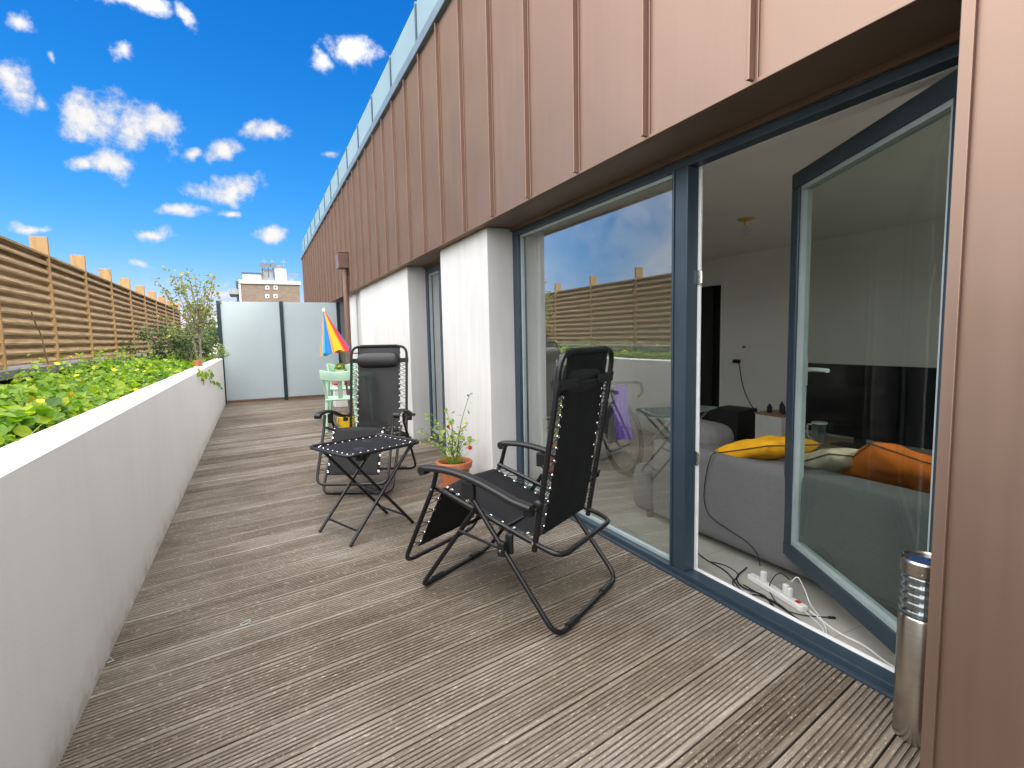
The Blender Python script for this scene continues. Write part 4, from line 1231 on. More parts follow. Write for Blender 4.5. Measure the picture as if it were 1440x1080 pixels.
# ================================================================== FOLDING SIDE TABLE
def make_table():
    t = thing('side_table', 'black folding side table with two cup holders between the recliners', 'table', (0.612, 3.45, 0), R(22))
    H = 0.565; a, b = 0.275, 0.235
    m = mb('black_tube'); m.tube(fillet([(-a, -b, H), (a, -b, H), (a, b, H), (-a, b, H)], 0.065, 6, closed=True), 0.011, 10, closed=True)
    m.build('rim', t, smooth=True)
    bm = bmesh.new()
    ia, ib = a-0.035, b-0.035
    ed = []
    def loop(pts):
        vs = [bm.verts.new(p) for p in pts]
        for i in range(len(vs)): ed.append(bm.edges.new((vs[i], vs[(i+1) % len(vs)])))
    loop(fillet([(-ia, -ib, H-0.002), (ia, -ib, H-0.002), (ia, ib, H-0.002), (-ia, ib, H-0.002)], 0.03, 5, closed=True))
    cups = ((0.09, 0.10), (-0.09, -0.09))
    for cx, cy in cups: loop([(cx+0.042*math.cos(q*0.2618), cy+0.042*math.sin(q*0.2618), H-0.002) for q in range(24)])
    bmesh.ops.triangle_fill(bm, use_beauty=True, use_dissolve=False, edges=ed)
    me = bpy.data.meshes.new('table_top'); bm.to_mesh(me); bm.free(); me.materials.append(M['sling'])
    o = bpy.data.objects.new('table_top', me); COL.objects.link(o); o.parent = t
    sl = o.modifiers.new('thick', 'SOLIDIFY'); sl.thickness = 0.004
    for cx, cy in cups:
        m = mb('black_plastic'); m.lathe([(0.044, H+0.001), (0.047, H-0.001), (0.043, H-0.004), (0.038, H-0.07), (0.0, H-0.072)], cx, cy, 24); m.build('cup_holder', t, smooth=True)
    me_ = mb('eyelet'); mc = mb('cord')
    path = []
    def ey(x, y, fx, fy):
        me_.tube([(x+0.0055*math.cos(q*0.785), y+0.0055*math.sin(q*0.785), H+0.001) for q in range(8)], 0.002, 5, closed=True)
        path.append((x, y, H)); path.append((fx, fy, H+0.002))
    xs = [-ia+0.03+k*(2*ia-0.06)/8 for k in range(9)]; ys = [-ib+0.03+k*(2*ib-0.06)/6 for k in range(7)]
    for x in xs: ey(x, -(ib-0.006), x+0.012, -b)
    for y in ys: ey(ia-0.006, y, a, y+0.012)
    for x in xs[::-1]: ey(x, ib-0.006, x-0.012, b)
    for y in ys[::-1]: ey(-(ia-0.006), y, -a, y-0.012)
    mc.tube(path, 0.0024, 5, closed=True)
    mc.build('lacing', o, smooth=True); me_.build('eyelet_row', o, smooth=True)
    for s in (-1, 1):
        m = mb('black_tube'); m.tube([(-0.255, s*0.185, 0.004), (0.225, s*0.185, H-0.016)], 0.0105, 10); m.build('leg', t, smooth=True)
        m = mb('black_tube'); m.tube([(0.245, s*0.150, 0.004), (-0.225, s*0.150, H-0.016)], 0.0105, 10); m.build('leg', t, smooth=True)
    m = mb('black_tube')
    m.tube([(-0.19, -0.185, 0.078), (-0.19, 0.185, 0.078)], 0.007, 8); m.tube([(0.19, -0.150, 0.068), (0.19, 0.150, 0.068)], 0.007, 8)
    m.tube([(0.06, -0.15, 0.225), (0.06, 0.15, 0.225)], 0.007, 8); m.tube([(-0.20, -0.235, H-0.014), (-0.20, 0.235, H-0.014)], 0.009, 8); m.tube([(0.20, -0.235, H-0.014), (0.20, 0.235, H-0.014)], 0.009, 8)
    m.tube([(-0.01, -0.19, 0.285), (-0.01, 0.19, 0.285)], 0.007, 8)
    m.build('crossbar', t, smooth=True)
    return t
make_table()

# ================================================================== LEAF TOOLS
def leaf_round(m, p, size, nrm, fold=0.25, rnd=None, lobes=False):
    nrm = nrm.normalized()
    t = Vector((random.uniform(-1, 1), random.uniform(-1, 1), random.uniform(-0.4, 0.4)))
    t = (t-nrm*t.dot(nrm)).normalized(); s = nrm.cross(t)
    c = rnd or (random.random(), 0, 0)
    if lobes:
        sh = [(0, 0), (0.30, 0.42), (0.55, 0.52), (0.66, 0.34), (0.95, 0.22), (1.0, 0.0)]
    else:
        sh = [(0, 0), (0.22, 0.28), (0.55, 0.36), (0.85, 0.2), (1.0, 0.0)]
    vs = []
    for (a, b) in sh: vs.append(p+t*(a*size)+s*(b*size)+nrm*(fold*b*size)-nrm*(0.15*a*a*size))
    k = len(sh)
    for (a, b) in sh[1:-1]: vs.append(p+t*(a*size)-s*(b*size)+nrm*(fold*b*size)-nrm*(0.15*a*a*size))
    right = list(range(k)); left = [0]+list(range(k, k+len(sh)-2))+[k-1]
    m.add(vs, [tuple(right), tuple(reversed(left))], rnd=c)

def blade(m, p, d, length, w, rnd):
    d = d.normalized(); side = Vector((random.uniform(-1, 1), random.uniform(-1, 1), 0)).normalized()
    vs = []
    n = 4
    for i in range(n+1):
        u = i/n
        q = p+d*(length*u)+Vector((d.x, d.y, 0))*length*0.5*u*u-Vector((0, 0, 1))*length*0.35*u*u
        ww = w*(1-u)+0.0004
        vs += [q-side*ww, q+side*ww]
    m.add(vs, [(2*i, 2*i+1, 2*i+3, 2*i+2) for i in range(n)], rnd=rnd)

# ---- ground cover in the planter
def cover():
    m = mb('leaf_cover')
    cnt = 0
    for _ in range(30000):
        u = random.random()**1.55
        y = 0.9+12.5*u
        x = random.uniform(-1.80, -0.77)
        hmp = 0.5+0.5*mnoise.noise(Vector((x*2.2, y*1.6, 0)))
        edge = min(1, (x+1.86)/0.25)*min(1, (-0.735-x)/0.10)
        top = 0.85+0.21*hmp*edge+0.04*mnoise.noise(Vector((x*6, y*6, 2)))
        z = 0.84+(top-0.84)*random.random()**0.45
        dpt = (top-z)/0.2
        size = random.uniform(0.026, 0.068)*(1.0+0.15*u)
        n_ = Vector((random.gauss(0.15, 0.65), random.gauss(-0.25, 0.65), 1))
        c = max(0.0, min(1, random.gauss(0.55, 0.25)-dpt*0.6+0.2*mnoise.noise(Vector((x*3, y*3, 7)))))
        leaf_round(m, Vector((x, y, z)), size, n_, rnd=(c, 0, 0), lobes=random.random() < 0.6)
    for _ in range(300):
        u = random.random()**1.4; y = 1.2+11*u; x = -1.78+0.85*random.random()**1.8
        hh = random.uniform(0.10, 0.27)*(0.6+0.6*(-x-0.9))
        lean = Vector((random.uniform(-0.08, 0.08), random.uniform(-0.08, 0.08), 0)); b0 = Vector((x, y, 0.92))
        for k in range(random.choice((6, 8, 10))):
            f = k/9; q = b0+lean*f+Vector((random.gauss(0, 0.02), random.gauss(0, 0.02), hh*f))
            leaf_round(m, q, random.uniform(0.025, 0.055), Vector((random.gauss(0, 0.6), random.gauss(-0.3, 0.6), 0.8)), rnd=(min(1, random.uniform(0.45, 1.0)), 0, 0))
    o = m.build('ground_cover', recalc=False, kind='stuff')
    tag(o, 'bright green leafy ground cover filling the planter behind the white wall', 'ground cover')
    m = mb('grass')
    for _ in range(650):
        y = 1.2+9.0*random.random()**1.3; x = random.uniform(-1.6, -0.76)
        a = random.uniform(0, 6.28)
        blade(m, Vector((x, y, 0.86)), Vector((math.cos(a)*0.7, math.sin(a)*0.7, 1)), random.uniform(0.12, 0.28), 0.003, (random.random(), 0, 0))
    o = m.build('grass', recalc=False, kind='stuff'); tag(o, 'thin pale grass blades growing through the ground cover', 'grass')
cover()

# flowers, one by one
def flower(px, py, X, size=0.018):
    r = ray(px, py); t = X/r.x; p = Vector((X, r.y*t, CAM_H+r.z*t))
    return p
fl_pix = [(80, 512), (137, 516), (108, 529), (117, 539), (157, 517), (161, 521), (183, 515), (194, 521), (193, 530), (201, 522), (212, 521), (58, 565), (46, 563), (94, 569), (70, 517), (99, 502), (140, 494), (206, 500), (237, 493), (192, 549), (180, 503), (100, 557)]
def spec(px, py):
    # depth across the planter grows with height in the picture
    r = ray(px, py)
    t = (0.985-CAM_H)/r.z if r.z < -0.01 else 30
    p = Vector((r.x*t, r.y*t, 0.985))
    if p.x < -1.72:
        t = -1.66/r.x; p = Vector((-1.66, r.y*t, CAM_H+r.z*t))
    if p.x > -0.80:
        t = -0.80/r.x; p = Vector((-0.80, r.y*t, CAM_H+r.z*t))
    return p
for i, (px, py) in enumerate(fl_pix):
    p = spec(px, py)
    t = thing('yellow_flower', 'small yellow flower among the green leaves of the planter', 'flower', p, random.uniform(0, 6), 'yellow flowers in the planter')
    m = mb('petal_y'); k_ = 5; sz = random.uniform(0.014, 0.021)*(1+0.05*p.y)
    tilt = Matrix.Rotation(random.uniform(0.2, 0.9), 4, 'X')
    for k in range(k_):
        a = 6.283*k/k_
        d = Vector((math.cos(a), math.sin(a), 0.35)); s = Vector((-math.sin(a), math.cos(a), 0))
        vs = [Vector((0, 0, 0)), d*sz*0.6+s*sz*0.5, d*sz*1.05+s*sz*0.25, d*sz*1.05-s*sz*0.25, d*sz*0.6-s*sz*0.5]
        m.add([tilt @ v for v in vs], [(0, 1, 2, 3, 4)])
    m.build('petals', t, recalc=False)
    m = mb('stem'); m.tube([(0, 0, 0), (0.008, 0.004, -0.05), (0.0, 0.01, -0.15)], 0.0015, 5); m.build('stem', t)

# ================================================================== LOUVRED FENCE
fe = thing('louvred_fence', 'tall cedar louvre fence with upright posts along the planter', 'fence')
XFN = -1.83; PITCH_F = 1.30; YF0 = 6.96-1.30*5
nb = 13
for k in range(nb+1):
    y = YF0+PITCH_F*k
    m = mb('fence_post'); m.box(-1.975, XFN, y-0.035, y, 1.06, 2.352+random.uniform(-0.012, 0.006)); m.build('post', fe, bevel=0.003)
    if k < nb:
        m = mb('fence')
        for j in range(12):
            z = 1.085+j*0.0885+random.uniform(-0.002, 0.002)
            th = 0.017; dx, dz = 0.088, 0.122
            if j == 11: dx, dz = 0.05, 0.066
            a = (XFN-0.012, z); b_ = (XFN-0.012-dx, z+dz)
            nx, nz = dz/math.hypot(dx, dz), dx/math.hypot(dx, dz)
            y0_, y1_ = y+0.0005, y+PITCH_F-0.0355
            sec = [(a[0], a[1]), (a[0]+nx*th*0.2, a[1]+th), (b_[0]+nx*th*0.2, b_[1]+th), (b_[0], b_[1])]
            vs = [(px_, yy, pz_) for yy in (y0_, y1_) for px_, pz_ in sec]
            m.add(vs, [(0, 1, 2, 3), (7, 6, 5, 4), (0, 4, 5, 1), (1, 5, 6, 2), (2, 6, 7, 3), (3, 7, 4, 0)])
        m.box(XFN-0.14, XFN-0.005, y+0.0005, y+PITCH_F-0.0355, 2.148, 2.168)
        m.build('slat_panel', fe)
m = mb('ledge'); m.box(-2.12, -1.78, -0.5, YF0+PITCH_F*nb, 0.985, 1.058); m.build('base_beam', fe, bevel=0.004)
m = mb('soil'); m.box(-2.05, -1.86, -0.5, YF0+PITCH_F*nb, 0.701, 0.984); m.build('base_panel', fe)
# dry vine stem against the fence
m = mb('twig'); P = [P3(x, y, -1.80) for x, y in ((44, 438), (50, 455), (58, 472), (63, 495), (68, 512))]
m.tube(smooth_path(P), 0.006, 6); tag(m.build('vine_stem', smooth=True), 'thin bare vine stem climbing the nearest fence panel', 'vine')

# ================================================================== FROSTED SCREEN
YS = 12.0
scn = thing('glass_screen', 'frosted glass privacy screen with dark posts closing the end of the deck', 'screen')
for x in (-0.645, 0.50, 1.64):
    m = mb('post_dark'); m.box(x, x+0.07, YS-0.03, YS+0.04, 0.0, 2.075); m.build('post', scn, bevel=0.003)
for a, b in ((-0.574, 0.499), (0.571, 1.639)):
    m = mb('frost'); m.box(a, b, YS-0.004, YS+0.008, 0.07, 2.06); m.build('pane', scn)
m = mb('kerb'); m.box(-0.6, 1.66, YS+0.045, YS+0.09, -0.01, 0.055); m.build('kerb_board', scn, bevel=0.004)
# low trough behind the screen gap
m = mb('black_matt'); m.box(0.62, 1.55, YS+0.12, YS+0.5, -0.02, 0.16)
tr_ = m.build('planter_trough', bevel=0.01); tag(tr_, 'low black trough just beyond the frosted screen', 'trough')

# ================================================================== FLOWER POT
pt = thing('flower_pot', 'terracotta flower pot on a saucer with spindly red flowering plant', 'flower pot', (1.415, 4.00, 0))
m = mb('terracotta'); m.lathe([(0.0, 0.012), (0.095, 0.012), (0.138, 0.205), (0.155, 0.207), (0.162, 0.25), (0.158, 0.262), (0.146, 0.262), (0.140, 0.25), (0.130, 0.20), (0.0, 0.198)], seg=40); m.build('pot', pt, smooth=True); pt.scale = (0.93, 0.93, 0.93)
m = mb('terracotta'); m.lathe([(0.0, 0.001), (0.12, 0.001), (0.148, 0.035), (0.142, 0.037), (0.115, 0.010), (0.0, 0.010)], seg=40); m.build('saucer', pt, smooth=True)
m = mb('soil'); m.lathe([(0.0, 0.222), (0.133, 0.218)], seg=30); m.build('potting_soil', pt)
pp = thing('potted_plant', 'spindly green plant with red flowers growing in the terracotta pot', 'plant', (1.415, 4.00, 0.205))
ms = mb('stem'); ml = mb('leaf_pot')
right_dir = Vector((math.cos(YAW), -math.sin(YAW), 0))
tips = [(-0.26, 0.30), (-0.20, 0.42), (-0.10, 0.36), (-0.14, 0.25), (0.0, 0.40), (0.05, 0.30), (0.15, 0.60), (0.12, 0.35), (-0.02, 0.22), (0.08, 0.20), (-0.3, 0.22), (-0.06, 0.46), (0.17, 0.22)]
random.seed(31)
for (dx, dz) in tips:
    dpt = random.uniform(-0.10, 0.10)
    tip = right_dir*dx+Vector((0.44, 0.9, 0))*dpt*0.5+Vector((0, 0, dz))
    base = Vector((random.uniform(-0.03, 0.03), random.uniform(-0.03, 0.03), 0))
    mid = base.lerp(tip, 0.5)+Vector((random.uniform(-0.02, 0.02), 0, 0.06))
    P = smooth_path([base, mid, tip], 6)
    ms.tube(P, 0.004, 5, radii=[0.0045-0.003*i/len(P) for i in range(len(P))])
    for i, q in enumerate(P[3:]):
        for _ in range(1 if dz > 0.5 else random.choice((1, 2, 3))):
            leaf_round(ml, q+Vector((random.gauss(0, 0.022), random.gauss(0, 0.022), random.gauss(0, 0.018))), random.uniform(0.018, 0.044), Vector((random.gauss(0, 0.6), random.gauss(-0.3, 0.6), 1)), rnd=(random.random(), 0, 0))
for _ in range(46):
    a = random.uniform(0, 6.28); r_ = random.uniform(0.02, 0.11)
    blade(ml, Vector((math.cos(a)*r_*0.4, math.sin(a)*r_*0.4, 0)), Vector((math.cos(a)*0.4, math.sin(a)*0.4, 1)), random.uniform(0.10, 0.24), 0.005, (random.uniform(0.3, 0.8), 0, 0))
ms.build('stems', pp, smooth=True); ml.build('leaves', pp, recalc=False)
for (dx, dz) in ((-0.035, 0.335), (0.135, 0.16)):
    m = mb('petal_r'); c = right_dir*dx+Vector((-0.03, -0.07, dz))
    for k in range(9):
        a = 6.283*k/9; s_ = 0.016 if dz > 0.3 else 0.024
        d = (right_dir*math.cos(a)+Vector((0, 0, 1))*math.sin(a)); w_ = d.cross(Vector((0.44, 0.9, 0))).normalized()
        m.add([c, c+d*s_*0.6+w_*0.005, c+d*s_, c+d*s_*0.6-w_*0.005], [(0, 1, 2, 3)])
        m.add([c+Vector((-0.004, -0.008, 0)), c+d*s_*0.4+w_*0.006, c+d*s_*0.6+Vector((-0.004, -0.008, 0)), c+d*s_*0.4-w_*0.006], [(0, 1, 2, 3)])
    m.build('red_flower', pp, recalc=False)

# ================================================================== GREEN TABLE, CHAIR, PARASOL
random.seed(5)
gtb = thing('garden_table', 'mint green garden table standing by the white wall near the screen', 'table', (1.26, 8.35, 0), R(-8))
def green_top(m, w, d, z):
    P = fillet([(-w, -d, 0), (w, -d, 0), (w, d, 0), (-w, d, 0)], 0.08, 6, closed=True)
    n_ = len(P)
    vs = [(p.x, p.y, z) for p in P]+[(p.x*1.03, p.y*1.03, z-0.012) for p in P]+[(p.x*1.02, p.y*1.02, z-0.05) for p in P]+[(p.x*0.9, p.y*0.9, z-0.05) for p in P]
    fs = [tuple(range(n_))]
    for r_ in range(3):
        for i in range(n_): fs.append((r_*n_+i, r_*n_+(i+1) % n_, (r_+1)*n_+(i+1) % n_, (r_+1)*n_+i))
    m.add(vs, fs)
m = mb('green_metal'); green_top(m, 0.36, 0.34, 0.735); m.build('table_top', gtb, smooth=True)
for sx in (-1, 1):
    for sy in (-1, 1):
        m = mb('green_metal'); m.tube([(sx*0.29, sy*0.27, 0.69), (sx*0.31, sy*0.29, 0.35), (sx*0.33, sy*0.31, 0.0)], 0.02, 10, radii=[0.030, 0.024, 0.018]); m.build('leg', gtb, smooth=True)
def green_chair(x, y, rz, label):
    t = thing('garden_chair', label, 'chair', (x, y, 0), rz, 'mint green garden chairs')
    m = mb('green_metal'); puffy(m, -0.2, 0.2, -0.2, 0.2, 0.42, 0.45, 0.012, 0.003); m.build('seat', t, smooth=True)
    for sx in (-1, 1):
        for sy in (-1, 1):
            m = mb('green_metal'); m.tube([(sx*0.17, sy*0.18, 0.42), (sx*0.25, sy*0.20, 0.0)], 0.015, 8, radii=[0.024, 0.016]); m.build('leg', t, smooth=True)
    m = mb('green_metal')
    for sy in (-1, 1): m.tube(smooth_path([(-0.16, sy*0.18, 0.43), (-0.19, sy*0.20, 0.62), (-0.25, sy*0.235, 0.83)]), 0.018, 8)
    m.build('back_post', t, smooth=True)
    m = mb('green_metal'); pts = []
    P = [(-0.265-0.03*math.cos(k/10*math.pi-math.pi/2), -0.25+0.05*k, 0.79-0.035*math.sin(k/10*math.pi)) for k in range(11)]
    m.sweep(P, (0, 0, 1), rect_section(0.13, 0.02, 0.4)); m.build('top_rail', t, smooth=True)
    m = mb('green_metal'); m.sweep([(-0.18, 0, 0.44), (-0.21, 0, 0.6), (-0.265, 0, 0.72)], (0, 1, 0), rect_section(0.06, 0.014, 0.3)); m.build('back_slat', t, smooth=True)
    return t
green_chair(1.04, 7.62, R(82), 'mint green garden chair with its back turned to the camera')
green_chair(1.28, 9.15, R(-100), 'mint green garden chair on the far side of the green table')
# things below / on the table
yb = thing('watering_can', 'yellow plastic watering can on the deck under the green table', 'watering can', (1.10, 7.6, 0), R(30))
m = mb('yellow_plastic'); m.lathe([(0.0, 0.001), (0.09, 0.001), (0.10, 0.16), (0.07, 0.18), (0.0, 0.18)], seg=24); m.build('body', yb, smooth=True)
m = mb('yellow_plastic'); m.tube([(0.09, 0, 0.05), (0.2, 0, 0.2)], 0.014, 8); m.build('spout', yb, smooth=True)
m = mb('yellow_plastic'); m.tube(fillet([(-0.09, 0, 0.05), (-0.17, 0, 0.12), (-0.10, 0, 0.24), (0.05, 0, 0.19)], 0.06), 0.010, 8); m.build('handle', yb, smooth=True)
wp = thing('plant_pot', 'white pot with lime green leafy plant on the green table', 'plant', (1.14, 8.22, 0.736))
m = mb('plug_white'); m.lathe([(0.0, 0.0), (0.05, 0.0), (0.06, 0.07), (0.052, 0.07), (0.05, 0.05), (0, 0.05)], seg=20); m.build('pot', wp, smooth=True)
m = mb('leaf_pot')
for _ in range(70):
    a = random.uniform(0, 6.28); r_ = random.uniform(0, 0.09)
    leaf_round(m, Vector((math.cos(a)*r_, math.sin(a)*r_, random.uniform(0.06, 0.14))), random.uniform(0.04, 0.07), Vector((math.cos(a), math.sin(a), 0.8)), rnd=(random.random(), 0, 0))
m.build('leaves', wp, recalc=False)
rp_ = thing('white_box', 'small white storage box on the deck beyond the green table', 'box', (1.45, 10.2, 0))
m = mb('plug_white'); m.box(-0.18, 0.18, -0.14, 0.14, 0.001, 0.42); m.build('body', rp_, bevel=0.01)
m = mb('red'); m.box(-0.185, 0.185, -0.145, 0.145, 0.4205, 0.45); m.build('lid', rp_, bevel=0.006)

um = thing('beach_parasol', 'half closed striped beach parasol in yellow, blue and red above the green table', 'parasol', (1.30, 8.30, 0))
top = Vector((-0.345, 0.0, 1.68)); botc = Vector((-0.20, 0, 1.06))
m = mb('bark'); m.tube([(-0.02, 0.03, 0.0), (-0.10, 0.01, 0.9), (botc.x+0.06, 0, 1.08), (top.x, 0, 1.66)], 0.016, 8); m.build('pole', um, smooth=True)
nS = 48
def ucol(k):
    a = math.pi*(k+0.5)/(nS/2)
    u = (1-math.cos(a))/2
    if k >= nS/2: return ('u_blue', 'u_yellow', 'u_red', 'u_cyan')[(k//6) % 4]
    for lim, c in ((0.08, 'u_red'), (0.13, 'u_orange'), (0.25, 'u_cyan'), (0.56, 'u_blue'), (0.60, 'u_orange'), (0.84, 'u_yellow'), (0.88, 'u_orange')):
        if u < lim: return c
    return 'u_red'
m = MB()
rings = 8
def uring(i, k):
    u = i/rings; a = math.pi-2*math.pi*k/nS+math.pi*0.0
    ctr = top.lerp(botc, u)
    rad = 0.02+0.205*u**1.15*(1-0.08*math.cos(a*6))
    dirv = right_dir*math.cos(a)+Vector((-0.44, -0.9, 0))*math.sin(a)
    sag = 0.035*math.cos(a) if True else 0
    return ctr+Vector((dirv.x*rad, dirv.y*rad*0.8, 0.02*math.cos(a*6)*u+sag*u*1.2))
for k in range(nS):
    m.use(ucol(k))
    for i in range(rings):
        m.add([uring(i, k), uring(i, k+1), uring(i+1, k+1), uring(i+1, k)], [(0, 1, 2, 3)])
cn = m.build('canopy', um, smooth=True, auto=180, recalc=False)
m = mb('plug_white'); m.lathe([(0.022, 0.0), (0.026, 0.02), (0.018, 0.045), (0.0, 0.055)], top.x, 0, 14, T=Matrix.Translation((0, 0, top.z-0.005))); m.build('finial', um, smooth=True)

# ================================================================== SHRUBS AND SMALL TREE
def branch(m, p, d, L_, r_, depth, tips, spread=0.6):
    n_ = 5; pts = [p]; q = p.copy(); dd = d.normalized()
    for i in range(n_):
        dd = (dd+Vector((random.gauss(0, 0.13), random.gauss(0, 0.13), random.gauss(0.03, 0.08)))).normalized()
        q = q+dd*(L_/n_); pts.append(q.copy())
    m.tube(pts, r_, 6, radii=[r_*(1-0.5*i/n_) for i in range(n_+1)])
    if depth == 0:
        tips += pts[2:]; return
    for k in range(random.choice((2, 3))):
        s = pts[random.choice((3, 4, 5))] if k else pts[-1]
        nd = (dd+Vector((random.gauss(0, spread), random.gauss(0, spread), random.gauss(0.15, 0.3)))).normalized()
        branch(m, s, nd, L_*random.uniform(0.6, 0.85), r_*0.55, depth-1, tips, spread)
def PY(px, py, Y):
    r = ray(px, py); t = Y/r.y
    return Vector((r.x*t, Y, CAM_H+r.z*t))
random.seed(12)
def small_tree():
    base = PY(283, 505, 8.3); base.z = 0.84
    t = thing('small_tree', 'slender sparse leaved young tree rising from the planter', 'tree', base)
    m = mb('bark'); tips = []
    specs = [((0.03, 0, 1), 0.42, 0.015), ((-0.12, 0, 1), 0.52, 0.012)]
    S = 8.3/733
    # trunks to a fork, then limbs reaching the outline seen in the photograph
    f = PY(280, 462, 8.3)-base
    m.tube(smooth_path([Vector((0, 0, 0)), Vector((0.0, 0, f.z*0.5)), f]), 0.014, 7)
    m.tube(smooth_path([Vector((-0.02, 0, 0)), PY(272, 480, 8.3)-base, PY(262, 455, 8.3)-base]), 0.010, 7)
    outline = [(219, 391), (238, 380), (250, 385), (262, 376), (274, 388), (288, 395), (300, 388), (303, 390), (228, 408), (292, 405), (268, 395), (255, 398), (245, 402), (284, 412), (290, 430), (240, 470), (228, 450)]
    for (px, py) in outline:
        dy = random.uniform(-0.35, 0.35)
        e = PY(px, py, 8.3+dy)-base
        st = f.lerp(Vector((0, 0, f.z*0.6)), random.random()*0.6)
        mid = st.lerp(e, 0.45)+Vector((random.gauss(0, 0.03), random.gauss(0, 0.05), -0.04+random.gauss(0, 0.02)))
        P = smooth_path([st, mid, e], 6)
        m.tube(P, 0.006, 5, radii=[0.009-0.0065*i/len(P) for i in range(len(P))])
        for q in (P[5], P[8], P[10]):
            e2 = q+Vector((random.gauss(0, 0.10), random.gauss(0, 0.10), random.uniform(0.04, 0.15)))
            m.tube([q, q.lerp(e2, 0.5)+Vector((0, 0, 0.01)), e2], 0.0028, 4)
            tips += [q, q.lerp(e2, 0.6), e2]
        tips += P[6:]
    m.build('trunk', t, smooth=True)
    ml = mb('leaf_tree')
    for q in tips:
        for _ in range(random.choice((1, 2, 2, 3))):
            leaf_round(ml, q+Vector((random.gauss(0, 0.028), random.gauss(0, 0.03), random.gauss(0, 0.024))), random.uniform(0.03, 0.058), Vector((random.gauss(0, 0.7), random.gauss(-0.3, 0.7), random.uniform(0.2, 1))), rnd=(random.random(), 0, 0))
    ml.build('crown', t, recalc=False)
small_tree()
def shrub(px, Y, w, h, label, key='leaf_shrub', n_=900, z0=0.84, leaf=0.045, stem_key='bark', grp='shrubs at the far end of the planter'):
    p = PY(px, 505, Y); p.z = z0
    t = thing('shrub', label, 'shrub', p, 0, grp)
    m = mb(stem_key); tips = []
    for k in range(6):
        a = random.uniform(0, 6.28)
        e = Vector((math.cos(a)*w*0.4, math.sin(a)*w*0.35, h*random.uniform(0.6, 0.95)))
        m.tube(smooth_path([Vector((0, 0, 0)), e*0.5+Vector((0, 0, 0.05)), e], 5), 0.006, 5)
    m.build('stems', t)
    ml = mb(key)
    cl = [(random.gauss(0, w*0.24), random.gauss(0, w*0.24), h*random.uniform(0.25, 0.85), random.uniform(0.12, 0.25)*w) for _ in range(14)]
    for _ in range(n_):
        cx, cy, cz, cr = random.choice(cl)
        v = Vector((random.gauss(0, 1), random.gauss(0, 1), random.gauss(0, 1))).normalized()*cr*random.uniform(0.5, 1.1)
        q = Vector((cx, cy, cz))+v; q.z = max(0.02, q.z)
        leaf_round(ml, q, random.uniform(0.6, 1.2)*leaf, v.normalized()+Vector((0, -0.2, 0.6)), rnd=(max(0, min(1, random.gauss(0.45, 0.25)+0.3*(q.z/h-0.5))), 0, 0))
    ml.build('foliage', t, recalc=False)
shrub(262, 9.4, 0.70, 0.62, 'mid green bushy shrub at the foot of the slender tree')
shrub(236, 10.2, 0.8, 0.85, 'shrub growing against the fence left of the slender tree')
shrub(284, 10.6, 0.7, 0.72, 'dark green shrub directly left of the frosted screen post')
shrub(300, 13.2, 1.2, 0.95, 'tall dark evergreen shrub behind the end of the planter', n_=1400, leaf=0.055)
shrub(284, 15.0, 1.5, 1.5, 'darkest dense shrub seen between tree and white building', n_=1800, leaf=0.06)
shrub(298, 11.4, 0.42, 0.42, 'olive brown wispy shrub beside the screen post', key='grass', n_=700, leaf=0.03)
# small terracotta planter pot by the shrubs
tp = thing('planter_pot', 'small brown pot standing on the far end of the planter', 'pot', PY(277, 507, 7.6)); tp.scale = (0.7, 0.7, 0.7)
m = mb('terracotta'); m.lathe([(0, -0.10), (0.05, -0.10), (0.07, 0.0), (0.06, 0.0), (0.05, -0.03), (0, -0.03)], seg=18); m.build('pot', tp, smooth=True)
# trailing sprig over the wall
p0 = Vector((-0.66, 7.6, 0.93))
sp = thing('trailing_sprig', 'leafy green sprig trailing over the top of the white wall', 'plant', p0)
m = mb('stem'); ml = mb('leaf_cover')
for path in ([(279, 524), (288, 529), (296, 535), (304, 540), (311, 545)], [(288, 529), (292, 524), (297, 526)], [(279, 524), (284, 530), (286, 536)]):
    P = smooth_path([P3(x, y, -0.585)-p0 for x, y in path], 5)
    m.tube(P, 0.003, 5)
    for q in P[::2]:
        for _ in range(2): leaf_round(ml, q+Vector((random.uniform(-0.01, 0.03), random.gauss(0, 0.03), random.gauss(0, 0.02))), random.uniform(0.04, 0.08), Vector((1, random.gauss(-0.4, 0.4), random.gauss(0.3, 0.4))), rnd=(random.uniform(0.3, 0.9), 0, 0))
m.tube([Vector((-0.12, 0, -0.02)), Vector((0, 0.1, 0.02)), P3(279, 524, -0.585)-p0], 0.003, 5)
m.build('stem', sp); ml.build('leaves', sp, recalc=False)

